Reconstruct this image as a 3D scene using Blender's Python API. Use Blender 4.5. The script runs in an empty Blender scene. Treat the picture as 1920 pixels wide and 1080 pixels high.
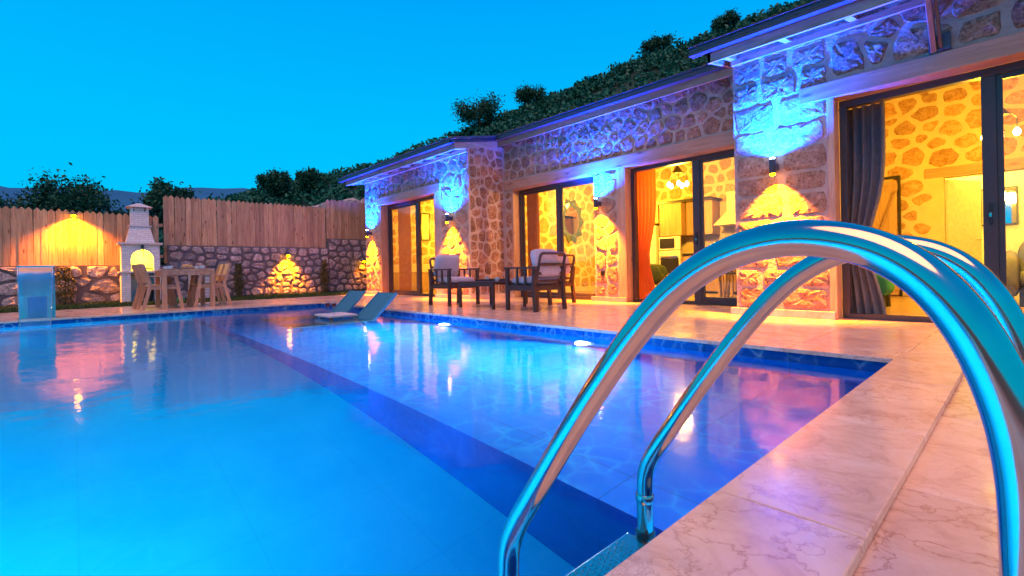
import bpy, bmesh, math, random
import numpy as np
from mathutils import Matrix, Vector

random.seed(7); rng = np.random.default_rng(7)
SC = bpy.context.scene
COL = SC.collection
PI = math.pi
R_ = math.radians

# ------------------------------------------------------------------ camera
CAM_H = 0.62
FPX, CYPX = 891.7, 504.6
yaw, roll = R_(137.32), R_(-1.12)
cF = Vector((math.cos(yaw), math.sin(yaw), 0)); cR = Vector((math.sin(yaw), -math.cos(yaw), 0)); cU = Vector((0, 0, 1))
cR2 = cR * math.cos(roll) + cU * math.sin(roll); cU2 = cU * math.cos(roll) - cR * math.sin(roll)
cam = bpy.data.cameras.new('camera'); camo = bpy.data.objects.new('camera', cam); COL.objects.link(camo)
cam.sensor_width = 36; cam.lens = FPX / 1920 * 36; cam.shift_y = -(540 - CYPX) / 1920
cam.clip_start = 0.02; cam.clip_end = 6000
M = Matrix.Identity(4)
for i, ax in enumerate((cR2, cU2, -cF)):
    for k in range(3): M[k][i] = ax[k]
M[2][3] = CAM_H
camo.matrix_world = M
SC.camera = camo

# ------------------------------------------------------------------ sky, twilight glow, exposure
w = bpy.data.worlds.new('World'); SC.world = w; w.use_nodes = True
nt = w.node_tree; nt.nodes.clear()
out = nt.nodes.new('ShaderNodeOutputWorld'); bg = nt.nodes.new('ShaderNodeBackground')
tc = nt.nodes.new('ShaderNodeTexCoord'); sx = nt.nodes.new('ShaderNodeSeparateXYZ'); rp = nt.nodes.new('ShaderNodeValToRGB')
nt.links.new(tc.outputs['Generated'], sx.inputs[0]); nt.links.new(sx.outputs['Z'], rp.inputs[0])
nt.links.new(rp.outputs[0], bg.inputs['Color']); nt.links.new(bg.outputs[0], out.inputs[0])
cr = rp.color_ramp
cr.elements[0].position = 0.0; cr.elements[0].color = (0.0, 0.60, 1.0, 1)
cr.elements[1].position = 1.0; cr.elements[1].color = (0.0, 0.22, 0.80, 1)
e = cr.elements.new(0.25); e.color = (0.0, 0.53, 1.0, 1)
e = cr.elements.new(0.50); e.color = (0.0, 0.38, 0.97, 1)
bg.inputs['Strength'].default_value = 1.0
sun = bpy.data.lights.new('afterglow', 'SUN'); suno = bpy.data.objects.new('afterglow', sun); COL.objects.link(suno)
sun.energy = 2.7; sun.angle = R_(50); sun.color = (1.0, 0.36, 0.10)
suno.rotation_euler = Vector((0.32, -0.42, 1.0)).to_track_quat('Z', 'Y').to_euler()
vs = SC.view_settings
vs.view_transform = 'Standard'; vs.look = 'None'; vs.gamma = 1; vs.exposure = 0.0; vs.use_curve_mapping = False
SC.render.engine = 'CYCLES'
cy = SC.cycles
cy.use_denoising = True
try: cy.denoiser = 'OPENIMAGEDENOISE'
except Exception: pass
cy.max_bounces = 8; cy.diffuse_bounces = 3; cy.glossy_bounces = 4; cy.transmission_bounces = 6; cy.transparent_max_bounces = 12
cy.sample_clamp_indirect = 6.0; cy.caustics_reflective = False; cy.caustics_refractive = True; cy.blur_glossy = 0.6

# ------------------------------------------------------------------ helpers
class MB:
    def __init__(s): s.v = []; s.f = []
    def add(s, vs, fs):
        o = len(s.v); s.v += [tuple(p) for p in vs]; s.f += [tuple(i + o for i in f) for f in fs]; return s
    def box(s, x0, x1, y0, y1, z0, z1, m=None):
        P = [(x, y, z) for x in (x0, x1) for y in (y0, y1) for z in (z0, z1)]
        if m is not None: P = [m @ Vector(p) for p in P]
        return s.add(P, [(0,1,3,2), (4,6,7,5), (0,4,5,1), (2,3,7,6), (0,2,6,4), (1,5,7,3)])
    def bar(s, a, b, w, h, up=(0, 0, 1)):
        a = Vector(a); b = Vector(b); d = (b - a).normalized(); u = Vector(up)
        r = d.cross(u); r = r.normalized() if r.length > 1e-6 else Vector((1, 0, 0)); u2 = r.cross(d)
        P = [p + r * sx_ * w / 2 + u2 * sz * h / 2 for p in (a, b) for sx_ in (-1, 1) for sz in (-1, 1)]
        return s.add(P, [(0,1,3,2), (4,6,7,5), (0,4,5,1), (2,3,7,6), (0,2,6,4), (1,5,7,3)])
    def tube(s, path, r, n=12, caps=True):
        path = [Vector(p) for p in path]; rings = []
        t0 = (path[1] - path[0]).normalized()
        nrm = t0.orthogonal().normalized()
        for i, p in enumerate(path):
            t = (path[min(i + 1, len(path) - 1)] - path[max(i - 1, 0)]).normalized()
            nrm = (nrm - t * nrm.dot(t)).normalized(); bn = t.cross(nrm)
            ri = r[i] if hasattr(r, '__len__') else r
            rings.append([p + (nrm * math.cos(2 * PI * k / n) + bn * math.sin(2 * PI * k / n)) * ri for k in range(n)])
        vs_ = [q for rg in rings for q in rg]; fs = []
        for i in range(len(rings) - 1):
            for k in range(n):
                a = i * n + k; b = i * n + (k + 1) % n
                fs.append((a, b, b + n, a + n))
        if caps: fs.append(tuple(range(n - 1, -1, -1))); fs.append(tuple((len(rings) - 1) * n + k for k in range(n)))
        return s.add(vs_, fs)
    def lathe(s, prof, n=16, o=(0, 0, 0)):
        vs_ = []; fs = []
        for (r, z) in prof:
            for k in range(n): vs_.append((o[0] + r * math.cos(2 * PI * k / n), o[1] + r * math.sin(2 * PI * k / n), o[2] + z))
        for i in range(len(prof) - 1):
            for k in range(n):
                a = i * n + k; b = i * n + (k + 1) % n; fs.append((a, b, b + n, a + n))
        fs.append(tuple(range(n - 1, -1, -1))); fs.append(tuple((len(prof) - 1) * n + k for k in range(n)))
        return s.add(vs_, fs)
    def prism(s, poly, d):
        # poly: list of 3D points (planar), d: extrusion vector
        n = len(poly); d = Vector(d); P = [Vector(p) for p in poly] + [Vector(p) + d for p in poly]
        return s.add(P, [tuple(range(n - 1, -1, -1)), tuple(range(n, 2 * n))] + [(i, (i + 1) % n, (i + 1) % n + n, i + n) for i in range(n)])
    def quad(s, *p): return s.add(p, [tuple(range(len(p)))])
    def mesh(s, name, smooth=None):
        me = bpy.data.meshes.new(name); me.from_pydata(s.v, [], s.f)
        bm = bmesh.new(); bm.from_mesh(me); bmesh.ops.recalc_face_normals(bm, faces=bm.faces); bm.to_mesh(me); bm.free()
        if smooth:
            for p in me.polygons: p.use_smooth = True
            me.set_sharp_from_angle(angle=R_(smooth))
        return me
    def build(s, name, mat, parent=None, smooth=None, bevel=0):
        return obj(name, s.mesh(name, smooth), mat, parent, bevel)

def obj(name, me, mat, parent=None, bevel=0):
    if mat is not None and not me.materials: me.materials.append(mat)
    o = bpy.data.objects.new(name, me); COL.objects.link(o)
    if parent is not None: o.parent = parent
    if bevel:
        b = o.modifiers.new('bevel', 'BEVEL'); b.width = bevel; b.segments = 2; b.limit_method = 'ANGLE'; b.angle_limit = R_(40)
    return o
def tag(o, label=None, cat=None, group=None, kind=None):
    if label: o['label'] = label
    if cat: o['category'] = cat
    if group: o['group'] = group
    if kind: o['kind'] = kind
    return o
def thing(name, label, cat, loc=(0, 0, 0), rz=0, group=None):
    o = bpy.data.objects.new(name, None); COL.objects.link(o); o.location = loc; o.rotation_euler = (0, 0, rz)
    o.empty_display_size = 0.1
    return tag(o, label, cat, group)
def copy_tree(o, parent=None):
    c = o.copy(); COL.objects.link(c); c.parent = parent
    for ch in list(o.children): copy_tree(ch, c)
    return c

# ------------------------------------------------------------------ materials
def new_mat(name):
    m = bpy.data.materials.new(name); m.use_nodes = True; nt = m.node_tree
    return m, nt, nt.nodes['Principled BSDF'], nt.nodes['Material Output']
def N(nt, t, **kw):
    n = nt.nodes.new(t)
    for k, v in kw.items(): setattr(n, k, v)
    return n
def mixc(nt, f, a, b, blend='MIX'):
    m = N(nt, 'ShaderNodeMix', data_type='RGBA', blend_type=blend)
    for s, v in ((m.inputs[0], f), (m.inputs[6], a), (m.inputs[7], b)):
        if hasattr(v, 'is_linked') or hasattr(v, 'links'): nt.links.new(v, s)
        elif isinstance(v, (int, float)): s.default_value = v
        else: s.default_value = (*v, 1)
    return m.outputs[2]
def ramp(nt, src, stops):
    r = N(nt, 'ShaderNodeValToRGB'); nt.links.new(src, r.inputs[0]); c = r.color_ramp
    c.elements[0].position = stops[0][0]; c.elements[0].color = (*stops[0][1], 1)
    c.elements[1].position = stops[-1][0]; c.elements[1].color = (*stops[-1][1], 1)
    for p, col in stops[1:-1]:
        e = c.elements.new(p); e.color = (*col, 1)
    return r.outputs[0]
def noise(nt, scale, detail=5, rough=0.6, vec=None, dist=0.0):
    n = N(nt, 'ShaderNodeTexNoise'); n.inputs['Scale'].default_value = scale; n.inputs['Detail'].default_value = detail
    n.inputs['Roughness'].default_value = rough; n.inputs['Distortion'].default_value = dist
    if vec is not None: nt.links.new(vec, n.inputs['Vector'])
    return n
def wpos(nt, scale=(1, 1, 1)):
    g = N(nt, 'ShaderNodeNewGeometry'); mp = N(nt, 'ShaderNodeMapping'); mp.inputs['Scale'].default_value = scale
    nt.links.new(g.outputs['Position'], mp.inputs[0]); return mp.outputs[0]
def bump(nt, h, strength, dist, bsdf):
    b = N(nt, 'ShaderNodeBump'); b.inputs['Strength'].default_value = strength; b.inputs['Distance'].default_value = dist
    nt.links.new(h, b.inputs['Height']); nt.links.new(b.outputs[0], bsdf.inputs['Normal']); return b
def rough_mat(name, c1, c2, rough=0.7, scale=6, bscale=30, bstr=0.3, bdist=0.01, rnd=0.0, metal=0, stretch=(1, 1, 1), spec=0.5):
    m, nt, b, o = new_mat(name); v = wpos(nt, stretch)
    n = noise(nt, scale, 6, 0.65, v); c = ramp(nt, n.outputs[0], ((0.3, c1), (0.7, c2)))
    if rnd:
        oi = N(nt, 'ShaderNodeObjectInfo'); k = ramp(nt, oi.outputs['Random'], ((0, (1 - rnd,) * 3), (1, (1 + rnd * 0.6,) * 3)))
        c = mixc(nt, 1.0, c, k, 'MULTIPLY')
    nt.links.new(c, b.inputs['Base Color']); b.inputs['Roughness'].default_value = rough; b.inputs['Metallic'].default_value = metal
    b.inputs['Specular IOR Level'].default_value = spec
    if bstr: bump(nt, noise(nt, bscale, 8, 0.7, v).outputs[0], bstr, bdist, b)
    return m
def stone_mat(name, dark, mid, light, rnd=0.3, bstr=0.9, bdist=0.03, scale=9):
    m, nt, b, o = new_mat(name); v = wpos(nt)
    oi = N(nt, 'ShaderNodeObjectInfo')
    n = noise(nt, scale, 10, 0.75, v, 0.4); n2 = noise(nt, scale * 4, 8, 0.7, v)
    mm = N(nt, 'ShaderNodeMath', operation='ADD'); nt.links.new(n.outputs[0], mm.inputs[0]); nt.links.new(n2.outputs[0], mm.inputs[1])
    hh = N(nt, 'ShaderNodeMath', operation='MULTIPLY'); nt.links.new(mm.outputs[0], hh.inputs[0]); hh.inputs[1].default_value = 0.5
    c = ramp(nt, hh.outputs[0], ((0.40, dark), (0.5, mid), (0.61, light)))
    k = ramp(nt, oi.outputs['Random'], ((0, (1 - rnd, 1 - rnd, 1 - rnd)), (0.5, (1.0, 0.96, 0.9)), (1, (1 + rnd, 1 + rnd * 0.8, 1 + rnd * 0.6))))
    c = mixc(nt, 1.0, c, k, 'MULTIPLY')
    nt.links.new(c, b.inputs['Base Color']); b.inputs['Roughness'].default_value = 0.85; b.inputs['Specular IOR Level'].default_value = 0.25
    bump(nt, hh.outputs[0], bstr, bdist, b)
    return m
def plain(name, c, rough=0.5, metal=0, spec=0.5, coat=0):
    m, nt, b, o = new_mat(name); b.inputs['Base Color'].default_value = (*c, 1); b.inputs['Roughness'].default_value = rough
    b.inputs['Metallic'].default_value = metal; b.inputs['Specular IOR Level'].default_value = spec; b.inputs['Coat Weight'].default_value = coat
    v = wpos(nt); n = noise(nt, 14, 5, 0.6, v)
    c2 = ramp(nt, n.outputs[0], ((0.3, tuple(x * 0.86 for x in c)), (0.7, tuple(min(1, x * 1.1) for x in c))))
    nt.links.new(c2, b.inputs['Base Color'])
    return m
def glow(name, c, s):
    m, nt, b, o = new_mat(name); b.inputs['Base Color'].default_value = (*c, 1)
    b.inputs['Emission Color'].default_value = (*c, 1); b.inputs['Emission Strength'].default_value = s
    return m
def wood_mat(name, c1, c2, rough=0.55, axis='z', knots=True, rnd=0.2, sc=1.0):
    m, nt, b, o = new_mat(name)
    st = {'x': (1.2, 14, 14), 'y': (14, 1.2, 14), 'z': (14, 14, 1.2)}[axis]
    v = wpos(nt, tuple(q * sc for q in st)); oi = N(nt, 'ShaderNodeObjectInfo')
    add = N(nt, 'ShaderNodeVectorMath', operation='ADD'); mul = N(nt, 'ShaderNodeVectorMath', operation='SCALE'); mul.inputs['Scale'].default_value = 37.0
    cmb = N(nt, 'ShaderNodeCombineXYZ')
    for i in range(3): nt.links.new(oi.outputs['Random'], cmb.inputs[i])
    nt.links.new(cmb.outputs[0], mul.inputs[0]); nt.links.new(v, add.inputs[0]); nt.links.new(mul.outputs[0], add.inputs[1])
    n = noise(nt, 1.6, 8, 0.6, add.outputs[0], 0.8); c = ramp(nt, n.outputs[0], ((0.32, c1), (0.62, c2)))
    if knots:
        vk = wpos(nt, tuple(q * sc for q in {'x': (2.2, 7, 7), 'y': (7, 2.2, 7), 'z': (7, 7, 2.6)}[axis]))
        vo = N(nt, 'ShaderNodeTexVoronoi'); vo.inputs['Scale'].default_value = 1.0; nt.links.new(vk, vo.inputs['Vector'])
        kc = ramp(nt, vo.outputs['Distance'], ((0.07, (0.28, 0.16, 0.10)), (0.17, (1, 1, 1))))
        c = mixc(nt, 0.8, c, kc, 'MULTIPLY')
    if rnd:
        k = ramp(nt, oi.outputs['Random'], ((0, (1 - rnd,) * 3), (1, (1 + rnd * 0.6,) * 3))); c = mixc(nt, 1.0, c, k, 'MULTIPLY')
    nt.links.new(c, b.inputs['Base Color']); b.inputs['Roughness'].default_value = rough
    bump(nt, n.outputs[0], 0.25, 0.004, b)
    return m
def marble_mat(name):
    m, nt, b, o = new_mat(name); v = wpos(nt); oi = N(nt, 'ShaderNodeObjectInfo')
    cmb = N(nt, 'ShaderNodeCombineXYZ'); nt.links.new(oi.outputs['Random'], cmb.inputs[2])
    sc = N(nt, 'ShaderNodeVectorMath', operation='SCALE'); sc.inputs['Scale'].default_value = 9.0; nt.links.new(cmb.outputs[0], sc.inputs[0])
    ad = N(nt, 'ShaderNodeVectorMath', operation='ADD'); nt.links.new(v, ad.inputs[0]); nt.links.new(sc.outputs[0], ad.inputs[1]); v2 = ad.outputs[0]
    n1 = noise(nt, 4.5, 12, 0.72, v2, 1.0); n2 = noise(nt, 5, 9, 0.62, v2, 0.3)
    base = ramp(nt, n1.outputs[0], ((0.30, (0.62, 0.38, 0.27)), (0.5, (0.81, 0.57, 0.42)), (0.68, (0.88, 0.69, 0.54))))
    dv = mixc(nt, 0.30, v2, n2.outputs['Color']); vo = N(nt, 'ShaderNodeTexVoronoi', feature='DISTANCE_TO_EDGE'); vo.inputs['Scale'].default_value = 8.0; nt.links.new(dv, vo.inputs['Vector'])
    vein = ramp(nt, vo.outputs['Distance'], ((0.0, (0.60, 0.44, 0.40)), (0.012, (0.84, 0.74, 0.70)), (0.06, (1, 1, 1))))
    n3 = noise(nt, 1.1, 4, 0.5, v2); vm = ramp(nt, n3.outputs[0], ((0.34, (0.12,) * 3), (0.60, (1, 1, 1))))
    vv = mixc(nt, vm, (1, 1, 1), vein)
    c = mixc(nt, 1.0, base, vv, 'MULTIPLY')
    k = ramp(nt, oi.outputs['Random'], ((0, (0.90, 0.88, 0.88)), (1, (1.06, 1.04, 1.02)))); c = mixc(nt, 1.0, c, k, 'MULTIPLY')
    nt.links.new(c, b.inputs['Base Color'])
    rr = ramp(nt, noise(nt, 5, 6, 0.7, v).outputs[0], ((0.3, (0.10,) * 3), (0.7, (0.24,) * 3))); nt.links.new(rr, b.inputs['Roughness'])
    b.inputs['Specular IOR Level'].default_value = 0.55
    bump(nt, noise(nt, 3, 3, 0.5, v).outputs[0], 0.03, 0.01, b)
    return m
def pooltile_mat(name, c1, c2, line, tile=0.3, scale=7.5, amt=1.0):
    m, nt, b, o = new_mat(name); v = wpos(nt)
    nz = noise(nt, 2.2, 4, 0.6, v); dv = mixc(nt, 0.12, v, nz.outputs['Color'])
    vo = N(nt, 'ShaderNodeTexVoronoi', feature='DISTANCE_TO_EDGE'); vo.inputs['Scale'].default_value = scale; nt.links.new(dv, vo.inputs['Vector'])
    n = noise(nt, 1.3, 5, 0.6, v)
    base = ramp(nt, n.outputs[0], ((0.3, c1), (0.7, c2)))
    web = ramp(nt, vo.outputs['Distance'], ((0.0, (0.75,) * 3), (0.06, (0.25,) * 3), (0.16, (0, 0, 0))))
    n4 = noise(nt, 3.1, 3, 0.5, v); wm = ramp(nt, n4.outputs[0], ((0.40, (0.1,) * 3), (0.62, (1, 1, 1)))); web = mixc(nt, 1.0, web, wm, 'MULTIPLY')
    web = mixc(nt, 1.0, web, (amt, amt, amt), 'MULTIPLY'); c = mixc(nt, web, base, line)
    br = N(nt, 'ShaderNodeTexBrick', offset=0.0); br.inputs['Scale'].default_value = 1.0; br.inputs['Mortar Size'].default_value = 0.004; br.inputs['Brick Width'].default_value = tile * 2; br.inputs['Row Height'].default_value = tile * 2
    br.inputs['Color1'].default_value = br.inputs['Color2'].default_value = (1, 1, 1, 1); br.inputs['Mortar'].default_value = (1 - 0.35 * amt, 1 - 0.3 * amt, 1 - 0.25 * amt, 1); nt.links.new(v, br.inputs['Vector'])
    c = mixc(nt, 1.0, c, br.outputs['Color'], 'MULTIPLY')
    nt.links.new(c, b.inputs['Base Color']); b.inputs['Roughness'].default_value = 0.2
    return m
def glass_mat(name, tint=(1, 1, 1), boost=1.0):
    m, nt, b, o = new_mat(name); nt.nodes.remove(b)
    t = N(nt, 'ShaderNodeBsdfTransparent'); t.inputs[0].default_value = (*tint, 1); g = N(nt, 'ShaderNodeBsdfGlossy'); g.inputs['Roughness'].default_value = 0.0
    ge = N(nt, 'ShaderNodeNewGeometry'); dt_ = N(nt, 'ShaderNodeVectorMath', operation='DOT_PRODUCT'); nt.links.new(ge.outputs['Normal'], dt_.inputs[0]); nt.links.new(ge.outputs['Incoming'], dt_.inputs[1])
    def mth(op, a, b_=None):
        q = N(nt, 'ShaderNodeMath', operation=op)
        for k, v_ in enumerate((a, b_)):
            if v_ is None: continue
            if isinstance(v_, (int, float)): q.inputs[k].default_value = v_
            else: nt.links.new(v_, q.inputs[k])
        return q.outputs[0]
    c = mth('ABSOLUTE', dt_.outputs['Value']); p5 = mth('POWER', mth('SUBTRACT', 1.0, c), 5.0); fr = mth('ADD', mth('MULTIPLY', p5, 0.96), 0.04)
    mx = N(nt, 'ShaderNodeMixShader')
    nt.links.new(fr, mx.inputs[0]); nt.links.new(t.outputs[0], mx.inputs[1]); nt.links.new(g.outputs[0], mx.inputs[2]); nt.links.new(mx.outputs[0], o.inputs[0])
    return m
def water_mat(name):
    m, nt, b, o = new_mat(name); nt.nodes.remove(b)
    r = N(nt, 'ShaderNodeBsdfRefraction'); r.inputs['IOR'].default_value = 1.33; r.inputs['Roughness'].default_value = 0.0; r.inputs[0].default_value = (0.80, 0.95, 1, 1)
    g = N(nt, 'ShaderNodeBsdfGlossy'); g.inputs['Roughness'].default_value = 0.075
    f = N(nt, 'ShaderNodeFresnel'); f.inputs['IOR'].default_value = 1.33; mx = N(nt, 'ShaderNodeMixShader')
    v = wpos(nt, (1, 1, 1)); n1 = noise(nt, 1.6, 3, 0.5, v); n2 = noise(nt, 6.0, 2, 0.5, v)
    # livelier water around the waterfall, calm towards the house
    g2 = N(nt, 'ShaderNodeVectorMath', operation='DISTANCE'); nt.links.new(v, g2.inputs[0]); g2.inputs[1].default_value = (-9.8, -0.4, -0.09)
    near = N(nt, 'ShaderNodeMapRange'); nt.links.new(g2.outputs['Value'], near.inputs[0])
    near.inputs[1].default_value = 0.5; near.inputs[2].default_value = 8.0; near.inputs[3].default_value = 1.0; near.inputs[4].default_value = 0.26
    ad = N(nt, 'ShaderNodeMath', operation='MULTIPLY_ADD'); nt.links.new(n2.outputs[0], ad.inputs[0]); ad.inputs[1].default_value = 0.25; nt.links.new(n1.outputs[0], ad.inputs[2])
    hm = N(nt, 'ShaderNodeMath', operation='MULTIPLY'); nt.links.new(ad.outputs[0], hm.inputs[0]); nt.links.new(near.outputs[0], hm.inputs[1])
    bp = N(nt, 'ShaderNodeBump'); bp.inputs['Strength'].default_value = 0.8; bp.inputs['Distance'].default_value = 0.02; nt.links.new(hm.outputs[0], bp.inputs['Height'])
    nt.links.new(bp.outputs[0], g.inputs['Normal'])
    nt.links.new(f.outputs[0], mx.inputs[0]); nt.links.new(r.outputs[0], mx.inputs[1]); nt.links.new(g.outputs[0], mx.inputs[2]); nt.links.new(mx.outputs[0], o.inputs[0])
    return m
def leaf_mat(name, c1, c2):
    m, nt, b, o = new_mat(name); v = wpos(nt); n = noise(nt, 1.2, 6, 0.7, v); n2 = noise(nt, 9, 2, 0.5, v)
    c = ramp(nt, n.outputs[0], ((0.3, c1), (0.7, c2))); c = mixc(nt, 0.5, c, ramp(nt, n2.outputs[0], ((0.3, c1), (0.7, tuple(x * 1.5 for x in c2)))))
    nt.links.new(c, b.inputs['Base Color']); b.inputs['Roughness'].default_value = 0.6; b.inputs['Specular IOR Level'].default_value = 0.2
    return m

MORTAR = rough_mat('lime_mortar', (0.42, 0.31, 0.26), (0.64, 0.50, 0.43), 0.9, 5, 13, 1.0, 0.055, spec=0.2)
STONE = stone_mat('brown_rubble', (0.12, 0.055, 0.036), (0.31, 0.17, 0.11), (0.58, 0.40, 0.29), 0.26, 1.0, 0.035)
STONE_P = stone_mat('pale_ashlar', (0.20, 0.11, 0.08), (0.42, 0.27, 0.20), (0.62, 0.45, 0.36), 0.2, 1.0, 0.075)
STONE_IN = stone_mat('interior_rubble', (0.30, 0.15, 0.06), (0.50, 0.32, 0.17), (0.62, 0.46, 0.29), 0.22, 0.7, 0.02)
PLASTER = rough_mat('interior_mortar', (0.62, 0.50, 0.36), (0.74, 0.62, 0.46), 0.9, 5, 18, 0.4, 0.02, spec=0.2)
STONE_G = stone_mat('limestone', (0.16, 0.12, 0.11), (0.36, 0.31, 0.31), (0.58, 0.53, 0.54), 0.3, 0.8, 0.03, 7)
MORTAR_G = rough_mat('grey_mortar', (0.11, 0.095, 0.10), (0.19, 0.165, 0.17), 0.9, 6, 25, 0.7, 0.02, spec=0.2)
BEAM = wood_mat('pine_beam', (0.34, 0.17, 0.10), (0.52, 0.30, 0.20), 0.5, 'x')
BEAMY = wood_mat('pine_rafter', (0.36, 0.19, 0.11), (0.54, 0.33, 0.22), 0.5, 'y')
BEAMZ = wood_mat('pine_post', (0.38, 0.20, 0.12), (0.56, 0.34, 0.22), 0.5, 'z')
FENCE = wood_mat('fence_pine', (0.40, 0.19, 0.09), (0.64, 0.38, 0.20), 0.65, 'z', True, 0.28)
FRAME = plain('dark_aluminium', (0.045, 0.035, 0.04), 0.35, 0.0, 0.5)
GLASS = glass_mat('window_glass')
MARBLE = marble_mat('pink_marble')
JOINT = rough_mat('joint_grout', (0.30, 0.20, 0.17), (0.42, 0.30, 0.25), 0.8, 8, 40, 0.1)
PTILE = pooltile_mat('wave_print_tile', (0.0, 0.19, 0.78), (0.0, 0.26, 0.88), (0.02, 0.46, 0.94))
PDEEP = pooltile_mat('deep_pool_tile', (0.0, 0.36, 0.78), (0.01, 0.44, 0.84), (0.03, 0.50, 0.87), 0.3, 7.5, 0.25)
PBAND = pooltile_mat('waterline_print_tile', (0.004, 0.05, 0.26), (0.008, 0.09, 0.38), (0.30, 0.55, 0.70), 5.0, 9.0)
PSHADE = pooltile_mat('shaded_riser_tile', (0.0, 0.03, 0.22), (0.002, 0.045, 0.30), (0.01, 0.08, 0.4), 0.3, 7.5, 0.4)  # pool tile darkened to navy: the riser's shade is put into its colour
WATER = water_mat('pool_water')
STEEL = rough_mat('polished_steel', (0.48, 0.44, 0.40), (0.60, 0.55, 0.50), 0.10, 9, 60, 0.03, 0.001, 0, 1.0)
CUSH = rough_mat('lilac_fabric', (0.42, 0.38, 0.42), (0.50, 0.46, 0.50), 0.9, 12, 260, 0.12, 0.002, spec=0.2)
DARKW = wood_mat('espresso_wood', (0.030, 0.016, 0.016), (0.055, 0.028, 0.025), 0.45, 'x', False, 0.1)
TEAL = rough_mat('lounger_mesh', (0.03, 0.14, 0.20), (0.04, 0.18, 0.25), 0.6, 20, 300, 0.2, 0.002)
WBRICK = None
LEAF = leaf_mat('oak_foliage', (0.006, 0.040, 0.022), (0.022, 0.12, 0.060))
LEAF2 = leaf_mat('maquis_foliage', (0.006, 0.045, 0.030), (0.030, 0.19, 0.110))
THUJA = leaf_mat('thuja_foliage', (0.05, 0.055, 0.012), (0.12, 0.11, 0.03))
BARK = rough_mat('bark', (0.05, 0.035, 0.025), (0.10, 0.075, 0.055), 0.9, 8, 30, 0.6)
GRASSM = leaf_mat('grass_blades', (0.03, 0.06, 0.012), (0.07, 0.11, 0.03))
SOIL = rough_mat('earth', (0.06, 0.05, 0.03), (0.11, 0.09, 0.06), 0.95, 2, 14, 0.5)
HILLM = rough_mat('hill_ground', (0.012, 0.05, 0.035), (0.03, 0.08, 0.055), 0.95, 0.3, 3, 0.5)
MOUNT = rough_mat('hazed_forest', (0.008, 0.11, 0.22), (0.015, 0.15, 0.28), 1.0, 0.02, 0.1, 0.6, 3.0)  # blue distance haze is painted into the forest colour
GUTTER = plain('anthracite_gutter', (0.05, 0.05, 0.07), 0.35, 0.0, 0.5)
ROOFM = rough_mat('roof_tile', (0.25, 0.11, 0.07), (0.36, 0.17, 0.11), 0.8, 6)
CEIL = wood_mat('ceiling_boards', (0.42, 0.24, 0.12), (0.58, 0.36, 0.20), 0.6, 'y', False)
FLOORM = rough_mat('interior_tile', (0.38, 0.26, 0.17), (0.46, 0.33, 0.22), 0.25, 4, 20, 0.05)
WHITE = plain('white_enamel', (0.74, 0.72, 0.68), 0.3)
CABM = wood_mat('oak_laminate', (0.34, 0.21, 0.12), (0.48, 0.32, 0.20), 0.5, 'z', False)
BLACK = plain('black_plastic', (0.015, 0.014, 0.015), 0.35)
def sheer(m, amt, tint):
    nt = m.node_tree; b = nt.nodes['Principled BSDF']; o = nt.nodes['Material Output']; t = N(nt, 'ShaderNodeBsdfTranslucent'); t.inputs[0].default_value = (*tint, 1); mx = N(nt, 'ShaderNodeMixShader'); mx.inputs[0].default_value = amt
    nt.links.new(b.outputs[0], mx.inputs[1]); nt.links.new(t.outputs[0], mx.inputs[2]); nt.links.new(mx.outputs[0], o.inputs[0]); return m
CUR_O = rough_mat('orange_curtain', (0.42, 0.13, 0.03), (0.52, 0.18, 0.05), 0.9, 10, 200, 0.1, 0.002)
CUR_G = rough_mat('grey_curtain', (0.11, 0.13, 0.16), (0.16, 0.18, 0.21), 0.85, 10, 200, 0.1, 0.002)
CUR_B = rough_mat('brown_curtain', (0.22, 0.10, 0.06), (0.30, 0.15, 0.10), 0.9, 10, 200, 0.1, 0.002)
sheer(CUR_O, 0.45, (0.75, 0.16, 0.02)); sheer(CUR_B, 0.5, (0.45, 0.20, 0.08)); CUR_G
VELVET_D = plain('dark_green_velvet', (0.025, 0.045, 0.025), 0.8)
VELVET = plain('emerald_velvet', (0.01, 0.22, 0.12), 0.7)
TEAKM = wood_mat('teak', (0.36, 0.19, 0.10), (0.54, 0.31, 0.18), 0.55, 'z', False, 0.12)
FACET = plain('smoked_mirror', (0.10, 0.14, 0.20), 0.15, 0.2)
MIRROR = plain('mirror_facet', (0.85, 0.85, 0.85), 0.03, 1.0)
CERAMIC = plain('glazed_ceramic', (0.55, 0.62, 0.66), 0.15)
BREAD = plain('bread_crust', (0.55, 0.33, 0.12), 0.8)
WINE = plain('red_wine', (0.12, 0.003, 0.008), 0.05)
BOTTLE = glass_mat('clear_glass', (0.94, 0.97, 1.0), 1.05)
CONC = rough_mat('rendered_concrete', (0.50, 0.46, 0.45), (0.62, 0.58, 0.57), 0.8, 6, 40, 0.2)
GL_Y = glow('lamp_lens_warm', (1.0, 0.36, 0.0), 110)
GL_B = glow('lamp_lens_blue', (0.40, 0.72, 1.0), 70)
GL_W = glow('bulb', (1.0, 0.72, 0.28), 45)
GL_P = glow('pool_lamp_lens', (0.85, 0.97, 1.0), 10)

def light(kind, name, loc, energy, color, parent=None, aim=None, size=1.0, blend=0.5, rad=0.02):
    l = bpy.data.lights.new(name, kind); l.energy = energy; l.color = color
    if kind in ('SPOT', 'POINT'): l.shadow_soft_size = rad
    if kind == 'SPOT': l.spot_size = size; l.spot_blend = blend
    o = bpy.data.objects.new(name, l); COL.objects.link(o); o.location = loc
    if aim is not None: o.rotation_euler = (-Vector(aim)).to_track_quat('Z', 'Y').to_euler()
    if parent is not None: o.parent = parent
    return o

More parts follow.
